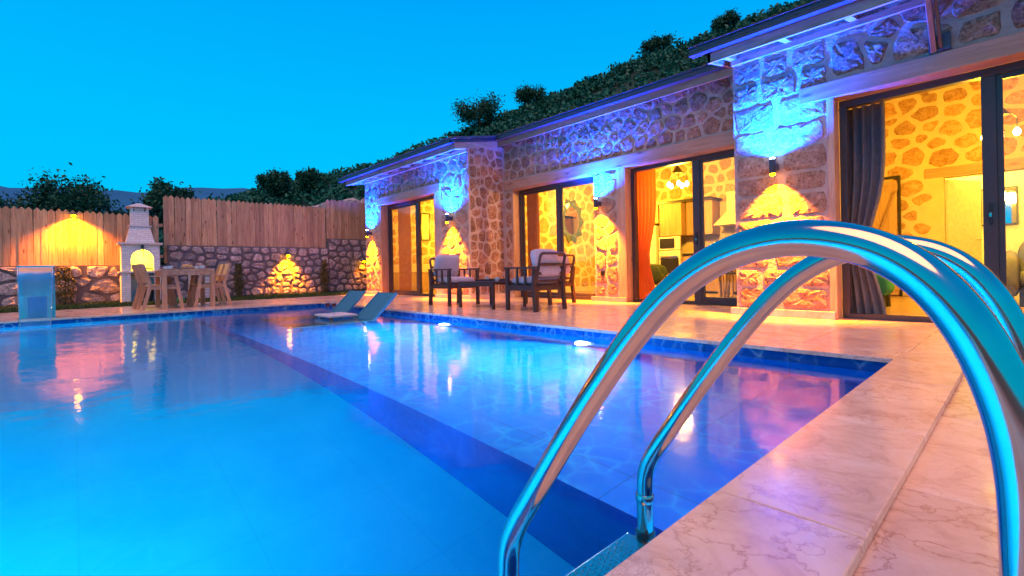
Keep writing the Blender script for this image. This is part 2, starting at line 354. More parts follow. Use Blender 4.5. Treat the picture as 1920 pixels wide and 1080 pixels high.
# ------------------------------------------------------------------ stone masonry
def clip(poly, px, py, nx, ny):
    o = []
    for i in range(len(poly)):
        a = poly[i]; b = poly[(i + 1) % len(poly)]
        da = (a[0] - px) * nx + (a[1] - py) * ny; db = (b[0] - px) * nx + (b[1] - py) * ny
        if da <= 0: o.append(a)
        if da * db < 0:
            t = da / (da - db); o.append((a[0] + (b[0] - a[0]) * t, a[1] + (b[1] - a[1]) * t))
    return o
def area_c(poly):
    A = cx = cy_ = 0
    for i in range(len(poly)):
        a = poly[i]; b = poly[(i + 1) % len(poly)]; k = a[0] * b[1] - b[0] * a[1]; A += k; cx += (a[0] + b[0]) * k; cy_ += (a[1] + b[1]) * k
    A *= 0.5
    if abs(A) < 1e-9: return 0, poly[0]
    return abs(A), (cx / (6 * A), cy_ / (6 * A))
def cells(u0, u1, v0, v1, su, sv, relax=2):
    nu = max(1, round((u1 - u0) / su)); nv = max(1, round((v1 - v0) / sv)); pts = []
    for j in range(nv):
        k = nu + (random.choice((-1, 0, 0, 1)) if nu > 3 else 0)
        for i in range(k):
            pts.append((u0 + (u1 - u0) * (i + 0.5 + random.uniform(-0.42, 0.42) + (0.25 if j % 2 else -0.25)) / k, v0 + (v1 - v0) * (j + 0.5 + random.uniform(-0.36, 0.36)) / nv))
    pts = [(min(max(p[0], u0 + 0.02), u1 - 0.02), min(max(p[1], v0 + 0.02), v1 - 0.02)) for p in pts]
    asp = su / sv; wt = [random.uniform(-0.30, 0.30) for _ in pts]
    for it in range(relax):
        res = []
        for i, p in enumerate(pts):
            poly = [(u0, v0), (u1, v0), (u1, v1), (u0, v1)]
            for j, q in enumerate(pts):
                if i == j or abs(q[0] - p[0]) > 3.2 * su or abs(q[1] - p[1]) > 3.2 * sv: continue
                nx = (q[0] - p[0]); ny = (q[1] - p[1]) * asp * asp
                tm = 0.5 + 0.5 * (wt[i] - wt[j]) * 0.75; poly = clip(poly, p[0] + (q[0] - p[0]) * tm, p[1] + (q[1] - p[1]) * tm, nx, ny)
                if len(poly) < 3: break
            res.append(poly)
        if it < relax - 1:
            pts = [area_c(pl)[1] if len(pl) > 2 else p for pl, p in zip(res, pts)]
            pts = [(p[0] + random.uniform(-0.12, 0.12) * su, p[1] + random.uniform(-0.12, 0.12) * sv) for p in pts]
            pts = [(min(max(p[0], u0 + 0.02), u1 - 0.02), min(max(p[1], v0 + 0.02), v1 - 0.02)) for p in pts]
    return [r for r in res if len(r) > 2]
def ashlar(u0, u1, v0, v1, h):
    o = []; v = v0
    while v < v1 - 0.06:
        hh = min(h * random.uniform(0.8, 1.25), v1 - v)
        if v1 - v - hh < 0.1: hh = v1 - v
        n = random.choice((2, 2, 3)) if u1 - u0 > 0.7 else random.choice((1, 2))
        cuts = sorted([u0 + (u1 - u0) * (k + random.uniform(-0.22, 0.22)) / n for k in range(1, n)]); cuts = [u0] + cuts + [u1]
        for a, b in zip(cuts, cuts[1:]): o.append([(a, v), (b, v), (b, v + hh), (a, v + hh)])
        v += hh
    return o
def resample(poly, n):
    L = [math.dist(poly[i], poly[(i + 1) % len(poly)]) for i in range(len(poly))]; T = sum(L); o = []
    for k in range(n):
        d = T * (k + random.uniform(-0.18, 0.18)) / n % T; i = 0
        while d > L[i] and i < len(L) - 1: d -= L[i]; i += 1
        a = poly[i]; b = poly[(i + 1) % len(poly)]; t = d / max(L[i], 1e-6); o.append((a[0] + (b[0] - a[0]) * t, a[1] + (b[1] - a[1]) * t))
    return o
def stones(polys, org, U, V, Nn, mat, parent, joint=0.03, proud=0.014, n=11, rounding=0.10, keep=None, shrink=1.0, jit=0.07):
    org = Vector(org); U = Vector(U); V = Vector(V); Nn = Vector(Nn)
    for poly in polys:
        A, c = area_c(poly)
        if A < 0.004 or (keep and not keep(c, poly)): continue
        r = math.sqrt(A / PI); k = max(0.35, 1 - joint / r) * random.uniform(0.95, 1.02) * shrink
        k = min(k, 1 - 0.5 * joint / r)
        p = [(c[0] + (q[0] - c[0]) * k, c[1] + (q[1] - c[1]) * k) for q in poly]
        p2 = []
        for i in range(len(p)):   # round the corners
            a = p[i]; b = p[(i + 1) % len(p)]
            for t in (rounding + 0.12, 1 - rounding - 0.12): p2.append((a[0] + (b[0] - a[0]) * t, a[1] + (b[1] - a[1]) * t))
        p = resample(p2, n); p = [(c[0] + (q[0] - c[0]) * random.uniform(1 - jit, 1 + jit * 0.4), c[1] + (q[1] - c[1]) * random.uniform(1 - jit, 1 + jit * 0.4)) for q in p]
        vs_ = []; pr = proud * random.uniform(0.6, 1.3)
        for s, h in ((1.0, -0.006), (0.93, pr * 0.75), (0.6, pr * 1.1)):
            for q in p:
                uu = c[0] + (q[0] - c[0]) * s; vv = c[1] + (q[1] - c[1]) * s
                vs_.append(org + U * uu + V * vv + Nn * (h + (random.uniform(-0.35, 0.35) * pr if s < 1 else 0)))
        vs_.append(org + U * c[0] + V * c[1] + Nn * pr * random.uniform(0.7, 1.3))
        fs = []
        for ring in (0, 1):
            for i in range(n):
                a = ring * n + i; b = ring * n + (i + 1) % n; fs.append((a, b, b + n, a + n))
        for i in range(n): fs.append((2 * n + i, 2 * n + (i + 1) % n, 3 * n))
        me = MB().add(vs_, fs).mesh('stone')
        obj('stone', me, mat, parent)

X_, Y_, Z_ = (1, 0, 0), (0, 1, 0), (0, 0, 1)

# ================================================================== GROUND, POOL, DECK
PX0, PX1, PY0, PY1 = -10.2, -0.558, -4.2, 3.87
WL = -0.09; SHZ, SHY = -0.62, 1.56; DEEP = -1.2
FARX = -12.75                                   # paving / lawn border at the far end
g = MB()
S = 3000
for (a, b, c, d) in ((-S, PX0 - 0.3, -S, S), (PX1 + 0.3, S, -S, S), (PX0 - 0.3, PX1 + 0.3, -S, PY0 - 0.3), (PX0 - 0.3, PX1 + 0.3, PY1 + 0.3, S)):
    g.quad((a, c, -0.06), (b, c, -0.06), (b, d, -0.06), (a, d, -0.06))
tag(g.build('ground', SOIL), kind='structure')
basin = bpy.data.objects.new('pool_basin', None); COL.objects.link(basin); tag(basin, kind='structure')
b = MB(); T0 = -0.16
b.quad((PX0, PY0, DEEP), (PX1, PY0, DEEP), (PX1, SHY, DEEP), (PX0, SHY, DEEP))
b.quad((PX0, PY0, DEEP), (PX0, SHY, DEEP), (PX0, SHY, T0), (PX0, PY0, T0)); b.quad((PX1, PY0, DEEP), (PX1, SHY, DEEP), (PX1, SHY, T0), (PX1, PY0, T0))
b.quad((PX0, PY0, DEEP), (PX1, PY0, DEEP), (PX1, PY0, T0), (PX0, PY0, T0))
b.build('deep_basin', PDEEP, basin)
b = MB()
b.quad((PX0, SHY, SHZ), (PX1, SHY, SHZ), (PX1, PY1, SHZ), (PX0, PY1, SHZ))
MB().quad((PX0, SHY, DEEP), (PX1, SHY, DEEP), (PX1, SHY, SHZ), (PX0, SHY, SHZ)).build('shelf_riser', PSHADE, basin)
b.quad((PX0, SHY, SHZ), (PX0, PY1, SHZ), (PX0, PY1, T0), (PX0, SHY, T0)); b.quad((PX1, SHY, SHZ), (PX1, PY1, SHZ), (PX1, PY1, T0), (PX1, SHY, T0))
b.quad((PX0, PY1, SHZ), (PX1, PY1, SHZ), (PX1, PY1, T0), (PX0, PY1, T0))
b.build('shallow_shelf', PTILE, basin)
# waterline tiles, one object each
TL = 0.64
me_x = MB().box(0.002, TL - 0.002, -0.012, 0.02, T0 + 0.001, -0.031).mesh('waterline_tile')
me_y = MB().box(-0.012, 0.02, 0.002, TL - 0.002, T0 + 0.001, -0.031).mesh('waterline_tile')
i = 0; x = PX1 - TL
while x > PX0 - 0.1:
    o = obj('waterline_tile', me_x, PBAND, basin); o.location = (x, PY1, 0); x -= TL
y = PY1 - TL
while y > -1.6:
    o = obj('waterline_tile', me_y, PBAND, basin); o.location = (PX0, y, 0); o.rotation_euler = (0, 0, PI); o.location = (PX0, y + TL, 0); y -= TL
b = MB(); b.box(PX1 - 0.02, PX1 + 0.01, PY0, PY1 - 0.02, T0, -0.031); b.build('waterline_band', PBAND, basin)
wm = MB().quad((PX0 - 0.01, PY0, WL), (PX1 + 0.01, PY0, WL), (PX1 + 0.01, PY1 + 0.01, WL), (PX0 - 0.01, PY1 + 0.01, WL))
tag(wm.build('water', WATER), kind='structure')

deck = bpy.data.objects.new('deck', None); COL.objects.link(deck); tag(deck, kind='structure')
b = MB()
b.box(PX0 - 0.3, PX1 - 0.04, PY1 + 0.002, 4.2, -0.058, -0.031); b.box(PX0 - 0.3, 3.2, 4.2, 7.4, -0.058, -0.006); b.box(FARX, PX0 - 0.002, PY0, 7.4, -0.0585, -0.0065); b.build('bed', JOINT, deck)
def tiles(parent, x0, x1, y0, y1, tx, ty, z1, th, gap=0.004, name='tile'):
    me = MB().box(gap / 2, tx - gap / 2, gap / 2, ty - gap / 2, -th, 0).mesh(name)
    nx = max(1, round((x1 - x0) / tx)); ny = max(1, round((y1 - y0) / ty))
    for i in range(nx):
        for j in range(ny):
            o = obj(name, me, MARBLE, parent, bevel=0.002 if z1 > -0.1 and i >= nx - 4 else 0); o.location = (x0 + i * tx, y0 + j * ty, z1)
# house side: coping + three to five rows of marble
TX = 0.64
tiles(deck, -12.72, 1.36, PY1 + 0.32, 7.4, TX, 0.60, 0.0, 0.03)
tiles(deck, PX0 + 0.036, PX1 - 0.03, PY1 - 0.035, PY1 + 0.32, (PX1 - 0.03 - PX0 - 0.036) / 15, 0.353, 0.0, 0.03, name='coping_slab')
tiles(deck, FARX + 0.02, PX0 - 0.318, -2.41, PY1 + 0.32, (PX0 - 0.318 - FARX - 0.02) / 4, 0.60, 0.0, 0.03)
tiles(deck, PX0 - 0.318, PX0 + 0.035, -2.41, PY1 + 0.32, 0.353, 0.60, 0.0, 0.03, name='coping_slab')
# end side by the ladder: raised coping, lower walk
walk = bpy.data.objects.new('walkway', None); COL.objects.link(walk); tag(walk, kind='structure')
STEPX = -0.254
b = MB(); b.box(STEPX - 0.03, 3.2, -3, PY1 - 0.002, -0.09, -0.058); b.box(PX1 + 0.01, STEPX - 0.03, -3, PY1 - 0.002, -0.058, -0.032); b.build('bed', JOINT, walk)
SL = 0.92
y = 2.22 - SL * 5
me = MB().box(0, STEPX - PX1 + 0.03, 0.0015, SL - 0.0015, -0.03, 0).mesh('coping_slab')
while y < 3.1:
    if y + SL > PY1 - 0.05 + 0.3: break
    o = obj('coping_slab', me, MARBLE, walk, bevel=0.004); o.location = (PX1 - 0.03, y, 0); y += SL
me = MB().box(0, STEPX - PX1 + 0.03, 0.0015, PY1 + 0.318 - y, -0.03, 0).mesh('coping_slab')
o = obj('coping_slab', me, MARBLE, walk, bevel=0.004); o.location = (PX1 - 0.03, y, 0)
me = MB().box(0.0015, 0.92 - 0.0015, 0.0015, SL - 0.0015, -0.03, 0).mesh('tile')
for i in range(3):
    for j in range(8):
        o = obj('tile', me, MARBLE, walk, bevel=0.002); o.location = (STEPX - 0.008 + 0.92 * i, 1.76 - SL * 4 + SL * j, -0.034)

# lawn strip at the far end
lawn = MB().quad((-14.82, -5, -0.004), (FARX - 0.004, -5, -0.004), (FARX - 0.004, 6.6, -0.004), (-14.82, 6.6, -0.004)); tag(lawn.build('lawn_soil', SOIL), kind='structure')
n = 26000
px = rng.uniform(-14.8, FARX - 0.02, n); py = rng.uniform(-2.6, 6.6, n); an = rng.uniform(0, 2 * PI, n); hh = rng.uniform(0.02, 0.06, n)
ok = ~((py > 0.78) & (py < 1.62) & (px < -14.2)); px, py, an, hh = px[ok], py[ok], an[ok], hh[ok]; n = len(px)
dx, dy = np.cos(an) * 0.012, np.sin(an) * 0.012; lx, ly = rng.normal(0, 0.02, n), rng.normal(0, 0.02, n)
V = np.empty((n, 3, 3)); V[:, 0] = np.stack([px - dx, py - dy, np.full(n, -0.006)], 1); V[:, 1] = np.stack([px + dx, py + dy, np.full(n, -0.006)], 1); V[:, 2] = np.stack([px + lx, py + ly, hh], 1)
me = bpy.data.meshes.new('lawn_grass'); me.from_pydata(V.reshape(-1, 3).tolist(), [], np.arange(n * 3).reshape(-1, 3).tolist())
tag(obj('lawn_grass', me, GRASSM), 'short green grass strip along the stone retaining wall', 'grass', kind='stuff')

# ================================================================== HOUSE
YF, YM, YD, YMD, YB = 6.12, 7.13, 6.32, 7.30, 11.0
RX0, RX1 = -2.48, 3.2
LX0, LX1 = -12.73, -7.94
TH = 0.32
house = thing('stone_house', 'single storey stone house with sliding glass doors behind the pool', 'house')
def wallp(name='wall'):
    return None
# --- right block
m = MB(); m.box(RX0, -1.47, YF, YF + TH, 0, 3.27); m.box(-1.47, RX1, YF, YF + TH, 2.6, 3.27); m.box(RX0, RX0 + 0.25, YF + TH, YM + TH, 0, 3.3); m.box(1.75, RX1, YF, YF + TH, 0, 2.6)
wR = m.build('wall', MORTAR, house)
pz = ashlar(0.0, 1.02, 0.09, 3.2, 0.27)
stones(pz, (RX0, YF, 0), X_, Z_, (0, -1, 0), STONE_P, wR, joint=0.02, proud=0.016, n=20, rounding=-0.06, jit=0.06)
stones(cells(0.0, 2.2, 2.62, 3.24, 0.38, 0.29), (-1.44, YF, 0), X_, Z_, (0, -1, 0), STONE, wR, joint=0.02, proud=0.016, n=18, rounding=-0.04, jit=0.10)
# --- middle block
m = MB(); m.box(LX1, -7.65, YM, YM + TH, 0, 2.36); m.box(-5.45, -4.93, YM, YM + TH, 0, 2.36); m.box(LX1, RX0, YM, YM + TH, 2.36, 3.48); m.box(-2.72, RX0, YM, YM + TH, 0, 2.36)
wM = m.build('wall', MORTAR, house)
stones(cells(0.02, 5.40, 2.59, 3.45, 0.24, 0.20, 3), (LX1, YM, 0), X_, Z_, (0, -1, 0), STONE, wM, joint=0.013, proud=0.013, n=14, rounding=-0.03, jit=0.12)
stones(cells(0.01, 0.51, 0.1, 2.34, 0.24, 0.24), (-5.45, YM, 0), X_, Z_, (0, -1, 0), STONE_P, wM, joint=0.015, proud=0.018, n=12, jit=0.12)
stones(cells(0.0, 0.25, 0.1, 2.34, 0.17, 0.24), (LX1 + 0.03, YM, 0), X_, Z_, (0, -1, 0), STONE, wM, joint=0.028, proud=0.014)
# --- left block with its return
m = MB(); m.box(LX0, -11.82, YF, YF + TH, 0, 3.27); m.box(-9.22, LX1, YF, YF + TH, 0, 3.27); m.box(-11.82, -9.22, YF, YF + TH, 2.42, 3.27); m.box(LX1 - 0.3, LX1, YF + TH, YM + TH, 0, 3.34); m.box(LX0, LX0 + 0.3, YF + TH, YB, 0, 3.2)
wL = m.build('wall', MORTAR, house)
stones(cells(0.02, 0.90, 0.1, 3.18, 0.28, 0.24), (LX0, YF, 0), X_, Z_, (0, -1, 0), STONE_P, wL, joint=0.015, proud=0.018, jit=0.12)
stones(cells(0.27, 1.26, 0.1, 3.18, 0.30, 0.26), (-9.22, YF, 0), X_, Z_, (0, -1, 0), STONE_P, wL, joint=0.015, proud=0.018, jit=0.12)
stones(cells(0.0, 3.0, 2.62, 3.22, 0.23, 0.19, 3), (-11.9, YF, 0), X_, Z_, (0, -1, 0), STONE, wL, joint=0.013, proud=0.013, n=13, rounding=-0.03, jit=0.12)
stones(cells(0.03, 0.98, 0.1, 3.26, 0.20, 0.225, 3), (LX1, YF, 0), Y_, Z_, (1, 0, 0), STONE, wL, joint=0.015, proud=0.013, n=14, rounding=-0.03, jit=0.12)
# plinths
def plinth(x0, x1, y): MB().box(x0, x1, y, y + 0.06, 0, 0.085).build('plinth', MARBLE, house, bevel=0.004)
plinth(-2.54, -1.425, YF - 0.05); plinth(-5.52, -4.76, YM - 0.05); plinth(LX1 + 0.04, -7.66, YM - 0.05); plinth(LX0 - 0.03, -11.83, YF - 0.05); plinth(-9.2, LX1 + 0.05, YF - 0.05)
MB().box(LX1 - 0.01, LX1 + 0.05, YF + 0.012, YM - 0.05, 0, 0.085).build('plinth', MARBLE, house, bevel=0.004)
# lintels, jambs
MB().box(-1.74, RX1, YF - 0.03, YF + 0.2, 2.42, 2.60).build('lintel_beam', BEAM, house, bevel=0.006)
MB().box(LX1 + 0.004, RX0 - 0.004, YM - 0.03, YM + 0.2, 2.37, 2.57).build('lintel_beam', BEAM, house, bevel=0.006)
MB().box(-12.0, -8.96, YF - 0.03, YF + 0.2, 2.41, 2.60).build('lintel_beam', BEAM, house, bevel=0.006)
for (x0, x1, y, zt) in ((-1.475, -1.41, YF, 2.42), (-4.93, -4.76, YM, 2.37), (-9.225, -9.17, YF, 2.41), (-11.86, -11.8, YF, 2.41), (-7.70, -7.64, YM, 2.37)):
    MB().box(x0, x1, y - 0.012, y + 0.19, 0.0, zt - 0.002).build('door_jamb', BEAMZ, house, bevel=0.004)
# sliding doors: frame is the part, panes and handles its sub-parts
def sliding(x0, x1, y, zt, mid0, mid1, openings, nm, ex=()):
    fr = MB()
    fw = 0.07
    fr.box(x0, x0 + fw, y, y + 0.10, 0.0, zt); fr.box(x1 - fw, x1, y, y + 0.10, 0, zt)
    fr.box(x0 + fw, x1 - fw, y, y + 0.10, zt - 0.075, zt); fr.box(x0 + fw, x1 - fw, y, y + 0.10, 0.0, 0.055)
    fr.box(mid0, mid1, y + 0.015, y + 0.085, 0.055, zt - 0.075)
    for a, bq in openings:      # sash rims
        for q in ((a, a + 0.045, 0.056, zt - 0.076), (bq - 0.045, bq, 0.056, zt - 0.076)): fr.box(q[0], q[1], y + 0.03, y + 0.07, q[2], q[3])
        fr.box(a + 0.045, bq - 0.045, y + 0.03, y + 0.07, zt - 0.125, zt - 0.076); fr.box(a + 0.045, bq - 0.045, y + 0.03, y + 0.07, 0.056, 0.12)
    d = fr.build('sliding_door', FRAME, house, bevel=0.003)
    for a, bq in openings:
        MB().box(a + 0.046, bq - 0.046, y + 0.046, y + 0.052, 0.121, zt - 0.126).build('pane', GLASS, d)
    for hx in ex:
        MB().box(hx - 0.012, hx + 0.012, y - 0.006, y + 0.014, 0.95, 1.15).build('handle', BLACK, d, bevel=0.004)
        MB().box(hx - 0.010, hx + 0.010, y - 0.018, y - 0.006, 1.02, 1.06).build('lock', STEEL, d, bevel=0.003)
    return d
sliding(-1.41, 1.74, YD, 2.42, -0.28, -0.18, [(-0.18, 1.67)], 'R', (-0.23,))
sliding(-7.64, -5.452, YMD, 2.37, -6.53, -6.45, [(-7.57, -6.53), (-6.45, -5.52)], 'M')
sliding(-4.76, -2.70, YMD, 2.37, -3.63, -3.51, [(-3.51, -2.77)], 'M', (-3.57,))
sliding(-11.8, -9.225, YD, 2.41, -10.39, -10.26, [(-11.73, -10.39)], 'L', (-10.32,))
# eaves: fascia follows the stepped plan, gutter in front, rafters under the roof
EZ = 3.10; EYF, EYM = 5.77, 6.93; SLP = 0.19; EZM = EZ + (EYM - EYF) * SLP
def offset_board(pts, d0, d1, z0, z1):
    """board following a polyline of the plan, between offsets d0..d1 in front of it"""
    m = MB(); nn = []
    for i in range(len(pts)):
        ns = []
        for a, b_ in ((i - 1, i), (i, i + 1)):
            if 0 <= a and b_ < len(pts):
                t = Vector((pts[b_][0] - pts[a][0], pts[b_][1] - pts[a][1])).normalized(); ns.append(Vector((t.y, -t.x)))
        v = sum(ns, Vector((0, 0))).normalized(); v = v / max(0.5, v.dot(ns[0])); nn.append(v)
    for i in range(len(pts) - 1):
        P = []
        for k in (i, i + 1):
            for d in (d0, d1):
                for z in (z0, z1): P.append((pts[k][0] + nn[k].x * d, pts[k][1] + nn[k].y * d, z))
        m.add(P, [(0,1,3,2), (4,6,7,5), (0,4,5,1), (2,3,7,6), (0,2,6,4), (1,5,7,3)])
    return m
for pts, ez, ext in (([(-13.25, EYF), (-7.94, EYF)], EZ, 0.25), ([(-7.92, EYM), (-2.6, EYM)], EZM, -0.0), ([(-2.64, EYF), (RX1, EYF)], EZ, 0.18)):
    offset_board(pts, -0.03, 0.0, ez, ez + 0.17).build('fascia', BEAM, house)
    gpts = [(pts[0][0] - ext, pts[0][1]), pts[1]]
    gt = offset_board(gpts, 0.0, 0.10, ez + 0.12, ez + 0.135)
    for (d0, d1, z0, z1) in ((0.088, 0.1, 0.135, 0.21), (0.002, 0.012, 0.135, 0.22), (0.092, 0.125, 0.21, 0.225), (0.100, 0.108, 0.165, 0.18)):
        q = offset_board(gpts, d0, d1, ez + z0, ez + z1); gt.add(q.v, q.f)
    for (x0, y0) in gpts: gt.box(x0 - 0.008, x0, y0 - 0.1, y0 - 0.003, ez + 0.12, ez + 0.225)
    gt.build('gutter', GUTTER, house)
def slant(x0, x1, y0, y1, z0, z1, za):   # board along Y following the roof pitch from height za at the eave
    return MB().prism([(x0, y0, za + z0), (x0, y1, za + z0 + (y1 - y0) * SLP), (x0, y1, za + z1 + (y1 - y0) * SLP), (x0, y0, za + z1)], (x1 - x0, 0, 0))
slant(-7.938, -7.905, EYF - 0.0, EYM - 0.005, 0.0, 0.17, EZ).build('verge_board', BEAMY, house)
slant(-7.936, -7.80, EYF - 0.11, EYM - 0.13, 0.172, 0.215, EZ).build('verge_flashing', GUTTER, house); slant(-7.90, -7.86, EYF - 0.09, EYM - 0.11, 0.11, 0.171, EZ).build('verge_flashing', GUTTER, house)
slant(-2.638, -2.60, EYF, YF + 0.7, 0.0, 0.15, EZ).build('verge_board', BEAMY, house)
slant(-13.26, -13.22, EYF, YF + 1.5, 0.0, 0.15, EZ).build('verge_board', BEAMY, house)
def rafters(xs, y0, y1, zb):
    for x in xs:
        MB().bar((x, y0, zb + 0.06), (x, y1, zb + 0.06 + (y1 - y0) * SLP), 0.07, 0.10).build('rafter', BEAMY, house)
rafters(np.arange(-12.95, -7.9, 0.55), EYF + 0.03, YF + 0.02, EZ); rafters(np.arange(-2.45, 3.0, 0.62), EYF + 0.03, YF + 0.02, EZ)
MB().box(RX0, RX1, YF - 0.05, YF - 0.002, 3.10, 3.165).build('wall_plate', BEAM, house); MB().box(LX0, LX1, YF - 0.05, YF - 0.002, 3.10, 3.165).build('wall_plate', BEAM, house)
def roofp(x0, x1, y0, y1, zb):
    m = MB(); z0 = zb + 0.125; z1 = z0 + (y1 - y0) * SLP
    m.add([(x0, y0, z0), (x1, y0, z0), (x1, y1, z1), (x0, y1, z1), (x0, y0, z0 + 0.07), (x1, y0, z0 + 0.07), (x1, y1, z1 + 0.07), (x0, y1, z1 + 0.07)],
          [(0,1,2,3), (4,7,6,5), (0,4,5,1), (1,5,6,2), (2,6,7,3), (3,7,4,0)])
    return m
for (x0, x1, y0, ez) in ((-13.3, -7.945, EYF - 0.005, EZ), (-7.94, -2.645, EYM - 0.005, EZM), (-2.64, RX1, EYF - 0.005, EZ)):
    roofp(x0, x1, y0, YB + 0.4, ez).build('soffit', BEAMY, house)
    tl = MB(); z0 = ez + 0.20; nx = int((x1 - x0) / 0.22)
    for i in range(nx):
        x = x0 + (i + 0.5) * (x1 - x0) / nx
        tl.tube([(x, y0 - 0.03, z0), (x, y0 + 0.9, z0 + 0.93 * SLP)], 0.075, 8)
    q = roofp(x0, x1, y0 + 0.02, YB + 0.4, ez + 0.075); tl.add(q.v, q.f)
    tl.build('roof', ROOFM, house)
# electric socket on the middle pier
MB().box(-5.31, -5.23, YM - 0.028, YM - 0.002, 0.47, 0.55).build('power_socket', BLACK, house, bevel=0.003)
# awning bracket on the right block
aw = thing('awning_bracket', 'angled metal awning strut bolted above the right sliding door', 'bracket', (-0.55, YF, 2.6))
MB().box(-0.07, 0.09, -0.04, -0.005, 0.02, 0.17).build('wall_plate', GUTTER, aw, bevel=0.004)
MB().bar((-0.03, -0.03, 0.03), (-0.03, -0.60, 0.62), 0.045, 0.075).build('strut', plain('bronze_aluminium', (0.16, 0.09, 0.035), 0.35, 0.3), aw, bevel=0.004)
MB().bar((0.018, -0.03, 0.05), (0.018, -0.60, 0.64), 0.028, 0.05).build('rail', GUTTER, aw, bevel=0.003)

# ------------------------------------------------------------------ interiors
flo = MB().box(LX0 + 0.3, RX1, YF + 0.43, YB + 2.5, -0.05, -0.004); tag(flo.build('interior_floor', FLOORM), kind='structure')
def slopew(x0, x1, y0, y1):
    zt = lambda y: 3.04 + max(0, y - YF - 0.45) * (0.62 / (YB - YF - 0.45))
    return MB().prism([(x0, y0, 0), (x0, y1, 0), (x0, y1, zt(y1)), (x0, y0, zt(y0))], (x1 - x0, 0, 0))
def inwall(nm, m, mat=PLASTER): return tag(m.build(nm, mat), kind='structure')
# right room: rear wall with a doorway
m = MB(); m.box(-2.25, -0.96, YB, YB + 0.25, 0, 3.72); m.box(0.0, RX1, YB, YB + 0.25, 0, 3.72); m.box(-0.96, 0.0, YB, YB + 0.25, 2.05, 3.72)
wi = inwall('interior_wall', m)
stones(cells(0.0, 2.9, 0.1, 3.55, 0.31, 0.25), (-2.3, YB, 0), X_, Z_, (0, -1, 0), STONE_IN, wi, joint=0.028, proud=0.012, n=13, rounding=-0.03, jit=0.12,
       keep=lambda c, p: not (c[0] > 1.05 and c[1] < 2.32 and c[0] < 2.5))
MB().box(-1.2, 0.25, YB - 0.03, YB - 0.002, 2.06, 2.22).build('door_lintel', BEAM, wi)
inwall('interior_partition', slopew(RX0 + 0.25, -2.2, YM + TH, YB))
inwall('interior_side_wall', slopew(1.9, 2.1, YF + 0.5, YB))
wi2 = inwall('bathroom_wall', MB().box(-1.6, 0.8, YB + 1.6, YB + 1.75, 0, 3.0).box(-1.6, -1.5, YB + 0.25, YB + 1.6, 0, 3.0).box(-1.6, 0.8, YB + 0.25, YB + 1.6, 2.9, 3.0).box(0.7, 0.8, YB + 0.25, YB + 1.6, 0, 3.0), WHITE)
# middle room
m = MB(); m.box(-8.24, -2.3, YB, YB + 0.25, 0, 3.72)
wk = inwall('kitchen_wall', m)
stones(cells(0.0, 4.0, 2.05, 3.6, 0.30, 0.26), (-7.9, YB, 0), X_, Z_, (0, -1, 0), STONE_IN, wk, joint=0.028, proud=0.012, n=13, rounding=-0.03, jit=0.12)
wl = inwall('living_room_wall', slopew(-8.2, -8.0, YM + TH, YB))
stones(cells(0.0, 3.5, 0.1, 3.2, 0.32, 0.28), (-8.0, YM + TH, 0), Y_, Z_, (1, 0, 0), STONE_IN, wl, joint=0.028, proud=0.012, n=13, rounding=-0.03, jit=0.12)
# left room
wb = inwall('bedroom_wall', slopew(LX0 + 0.3, -12.38, YF + TH, YB))
stones(cells(0.0, 2.8, 0.8, 2.9, 0.30, 0.27), (-12.38, YF + TH, 0), Y_, Z_, (1, 0, 0), STONE_IN, wb, joint=0.028, proud=0.012, n=13, rounding=-0.03, jit=0.12)
for k in range(28):
    MB().box(-12.376, -12.35, 6.5 + k * 0.1, 6.596 + k * 0.1, 0, 0.55).build('dado_board', CABM, wb)
MB().box(-12.376, -12.33, 6.48, 9.3, 0.552, 0.59).build('dado_cap', CABM, wb)
inwall('bedroom_rear_wall', MB().box(-12.3, -8.2, 9.6, 9.75, 0, 3.44))
# ceilings with rafters
for (x0, x1, yc) in ((-12.35, -8.22, YF + 0.45), (-7.98, -2.25, YM + 0.42), (-2.2, 1.9, YF + 0.45)):
    c = bpy.data.objects.new('ceiling', None); COL.objects.link(c); tag(c, kind='structure')
    z1 = 3.64; z0 = 3.02 + (yc - YF - 0.45) * (0.62 / (YB - YF - 0.45))
    MB().add([(x0, yc, z0), (x1, yc, z0), (x1, YB, z1), (x0, YB, z1)], [(0, 1, 2, 3)]).build('ceiling_board', CEIL, c)
    x = x0 + 0.4
    while x < x1:
        MB().bar((x, yc + 0.01, z0 - 0.06), (x, YB - 0.01, z1 - 0.06), 0.09, 0.115).build('ceiling_rafter', BEAMY, c); x += 0.62

# ================================================================== WALL LAMPS (blue up, amber down)
lamp_body_me = None
def wall_lamp(x, y, z, label, pu, pd):
    t = thing('wall_lamp', label, 'wall lamp', (x, y, z), 0, 'up and down lights on the house front')
    MB().lathe([(0.034, -0.085), (0.036, -0.08), (0.036, 0.08), (0.034, 0.085)], 20, (0, -0.13, 0)).build('body', GUTTER, t, 40)
    MB().box(-0.03, 0.03, -0.098, -0.0, -0.04, 0.04).build('mount', GUTTER, t, bevel=0.003)
    MB().lathe([(0.029, 0.084), (0.024, 0.098), (0.010, 0.104)], 16, (0, -0.13, 0)).build('upper_lens', GL_B, t)
    MB().lathe([(0.010, -0.108), (0.024, -0.100), (0.029, -0.084)], 16, (0, -0.13, 0)).build('lower_lens', GL_Y, t)
    light('SPOT', 'up_beam', (0, -0.13, 0.112), pu, (0.0, 0.055, 1.0), t, (0, 0.12, 1), R_(150), 0.9, 0.02)
    light('SPOT', 'down_beam', (0, -0.13, -0.115), pd, (1.0, 0.24, 0.0), t, (0, 0.30, -1), R_(92), 0.85, 0.02)
    return t
wall_lamp(-1.99, YF - 0.02, 1.75, 'black wall lamp on the broad pillar beside the rightmost sliding door', 4200, 2300)
